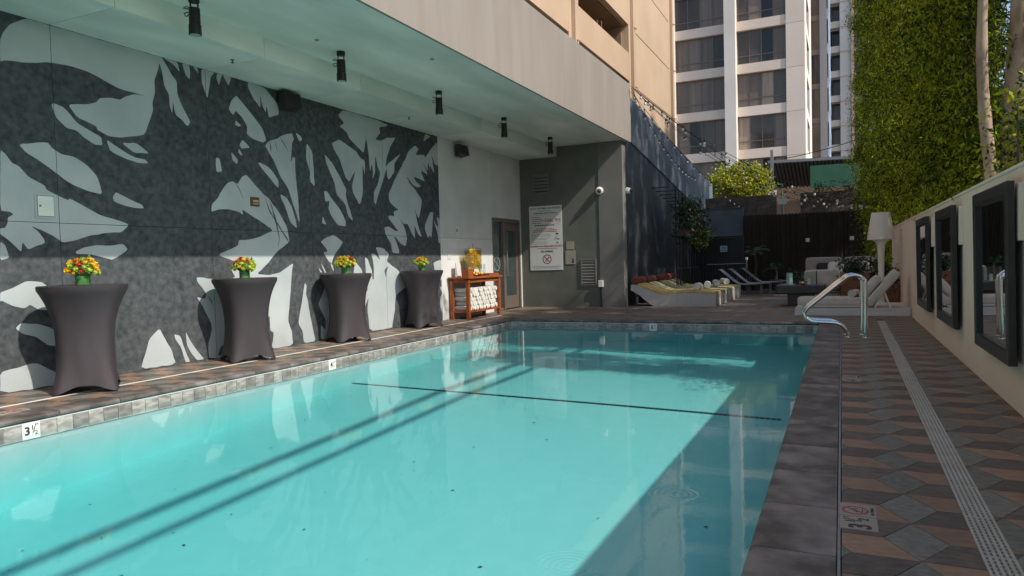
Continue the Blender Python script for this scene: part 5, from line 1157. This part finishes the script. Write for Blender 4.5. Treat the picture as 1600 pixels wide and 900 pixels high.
HL = ["nearest hedge tree, its leafy right edge against the bare trunks", "second hedge tree from the near end of the green hedge", "third hedge tree from the near end, above the farthest mirror", "tall hedge tree beyond the farthest mirror", "tall hedge tree behind the giant lamp", "tall hedge tree beside the sofa corner", "last but one tall hedge tree, over the end of the cane fence", "farthest tall hedge tree against the balcony tower"]
for i, (x, y, me, h) in enumerate([(1.78, 13.25, hA, 8.6), (1.85, 15.0, hB, 8.9), (1.85, 16.8, hA, 8.6), (1.85, 18.9, hC, 12.5), (1.8, 21.3, hC, 12.7), (1.95, 23.8, hD, 12.5), (1.6, 26.4, hD, 12.7), (1.35, 29.2, hD, 12.5)]): hedge_tree(i, x, y, me, h, HL[i])
for i, (x, y, me, lb) in enumerate([(3.5, 10.0, hB, "nearest dense tree of the back row behind the hedge"), (3.6, 12.3, hA, "middle dense tree of the back row behind the bare trunks"), (3.6, 14.7, hB, "farthest dense tree of the back row behind the bare trunks")]):
    t = thing("background_tree", lb, "tree", (x, y, 0), "dense trees behind the bare trunks"); link("crown", me, t, (x, y, 0)).rotation_euler = (0, 0, 1+i)
    MB().tube([(x, y, 0), (x+.1, y, 4), (x, y, 8)], [.14, .1, .03], 8).build("trunk", M_bark_dark, t, smooth=True)
# bare trunks with high crowns right of the hedge
for i, (px, Y, r0, lean) in enumerate([(1543, 11.7, .105, .22), (1592, 12.0, .21, .05)]):
    p = at(px, 150, Y=Y); b = Vector((p.x, Y, 0)); t = thing("bare_trunk_tree", ["slim bare pale trunk leaning beside the right edge of the hedge", "thick straight pale trunk at the right edge of the view"][i], "tree", b, "bare pale trunks by the hedge")
    pts = [b + Vector((lean*.16*(p.z-z) + .05*math.sin(z*1.3+i) + .02*max(0, z-5)**2, .06*max(0, z-4.5)**2, z)) for z in np.linspace(0, 8, 26)]
    MB().tube(pts, [r0*(1-.028*k)*(1+.05*math.sin(k*2.1)) for k in range(26)], 14).build("trunk", M_bark, t, smooth=True)
    e = pts[-1]; rng = np.random.default_rng(80+i); C = rng.normal(size=(90, 3))*np.array((.75, .8, .42)) + np.array(e) + np.array((.5, 0, .1))
    link("crown", quads_mesh("crown", leaf_cloud(clumps(rng, C, 26, .2), .2, .08, rng, .6), M_leaf), t)
rng = np.random.default_rng(99); q = at(1555, 215, X=1.9)
t = thing("shrub", "loose glossy leaved shrub over the white wall at the right end of the hedge", "shrub", (2.2, 9.7, 0))
C = np.stack([rng.uniform(1.65, 2.6, 90), rng.normal(9.75, .36, 90), rng.uniform(1.75, 3.1, 90)], axis=1)
link("foliage", quads_mesh("foliage", leaf_cloud(clumps(rng, C, 34, .15), .085, .042, rng, .2), M_leaf), t)
mb = MB()
for k in range(7): mb.tube([(2.2, 9.75, 0), (2.1+.1*k-.3, 9.6+.1*math.sin(k*3), 1.6), (1.8+.15*k, 9.6+.35*math.sin(k*2), 2.9)], [.03, .02, .008], 6)
mb.build("stem", M_bark_dark, t, smooth=True)
# ------------------------------------------------------------------ string lights
bu = MB().lathe([(.012, 0), (.030, -.025), (.036, -.05), (.028, -.075), (.004, -.085)], n=10).mesh("bulb", M_bulb, smooth=True)
sk = MB().lathe([(.018, .05), (.02, 0), (.016, -.008)], n=8).mesh("socket", M_black)
def strand(a, b, sag, label, step=.62, off=.0):
    a, b = Vector(a), Vector(b); n = 24; L = (b-a).length
    f = lambda s: a.lerp(b, s) - Vector((0, 0, sag*4*s*(1-s)))
    t = thing("string_light", label, "string lights", a, "strands of string lights over the terrace")
    MB().tube([f(k/n) for k in range(n+1)], .007, 5).build("cable", M_black, t, smooth=True)
    s = .3+off
    while s < L-.2:
        p = f(s/L) - Vector((0, 0, .06)); o = link("socket", sk, t, p); q = bpy.data.objects.new("bulb", bu); COL.objects.link(q); q.parent = o; s += step
A1 = (-5.1, 18.75, 5.95)
ends = [(1.1, 20.2, 2.45), (.9, 22.4, 2.72), (1.0, 24.6, 2.78), (.8, 26.6, 3.05), (1.3, 28.4, 2.95)]
SLb = ["nearest strand of bulbs crossing to the hedge, lowest over the terrace", "second strand of bulbs fanning out from the fascia corner", "middle strand of bulbs fanning out from the fascia corner", "fourth strand of bulbs fanning out from the fascia corner", "farthest strand of bulbs, ending above the cane fence"]
for i, e in enumerate(ends): strand(A1, e, [.62, .95, .75, 1.15, .9][i], SLb[i], off=.13*i)
strand((-5.1, 18.8, 5.9), (-5.0, 27.5, 4.3), .45, "strand of bulbs drooping along the blue-grey ramp parapet", .55)
strand((-5.1, 18.8, 5.8), (-3.6, 29.1, 3.3), .30, "strand of bulbs running from the fascia corner to the block wall", .6)
t = thing("overhead_wire", "single thin black wire in front of the balcony tower", "wire", (-6, 50, 8)); w0, w1 = at(1225, 248, Y=50), at(1345, 216, Y=50)
MB().tube([w0.lerp(w1, k/10) - Vector((0, 0, .1*4*k/10*(1-k/10))) for k in range(11)], .025, 5).build("wire", M_black, t)
# unseen pipes put in for the twin shadow lines on the pool floor; posts added
pr_ = thing("shadow_pipe_rack", "two unseen high pipes on added posts, put in for the shadow lines on the pool floor", "pipe rack", (3.3, 5, 0))
ZP = 7.2; XP1 = -5.38 + (ZP+.75)/.95; XP2 = XP1 + .47
MB().tube([(XP1, -8, ZP), (XP1, 16.8, ZP)], .062, 10).build("pipe", M_alu, pr_, smooth=True); MB().tube([(XP2, -8, ZP), (XP2, 16.8, ZP)], .05, 10).build("pipe", M_alu, pr_, smooth=True)
for y in (-7.8, 16.6): MB().box(XP1+.15, XP1+.27, y-.06, y+.06, 0, ZP-.10).box(XP1-.1, XP2+.1, y-.05, y+.05, ZP-.10, ZP-.045).build("post", M_alu, pr_)
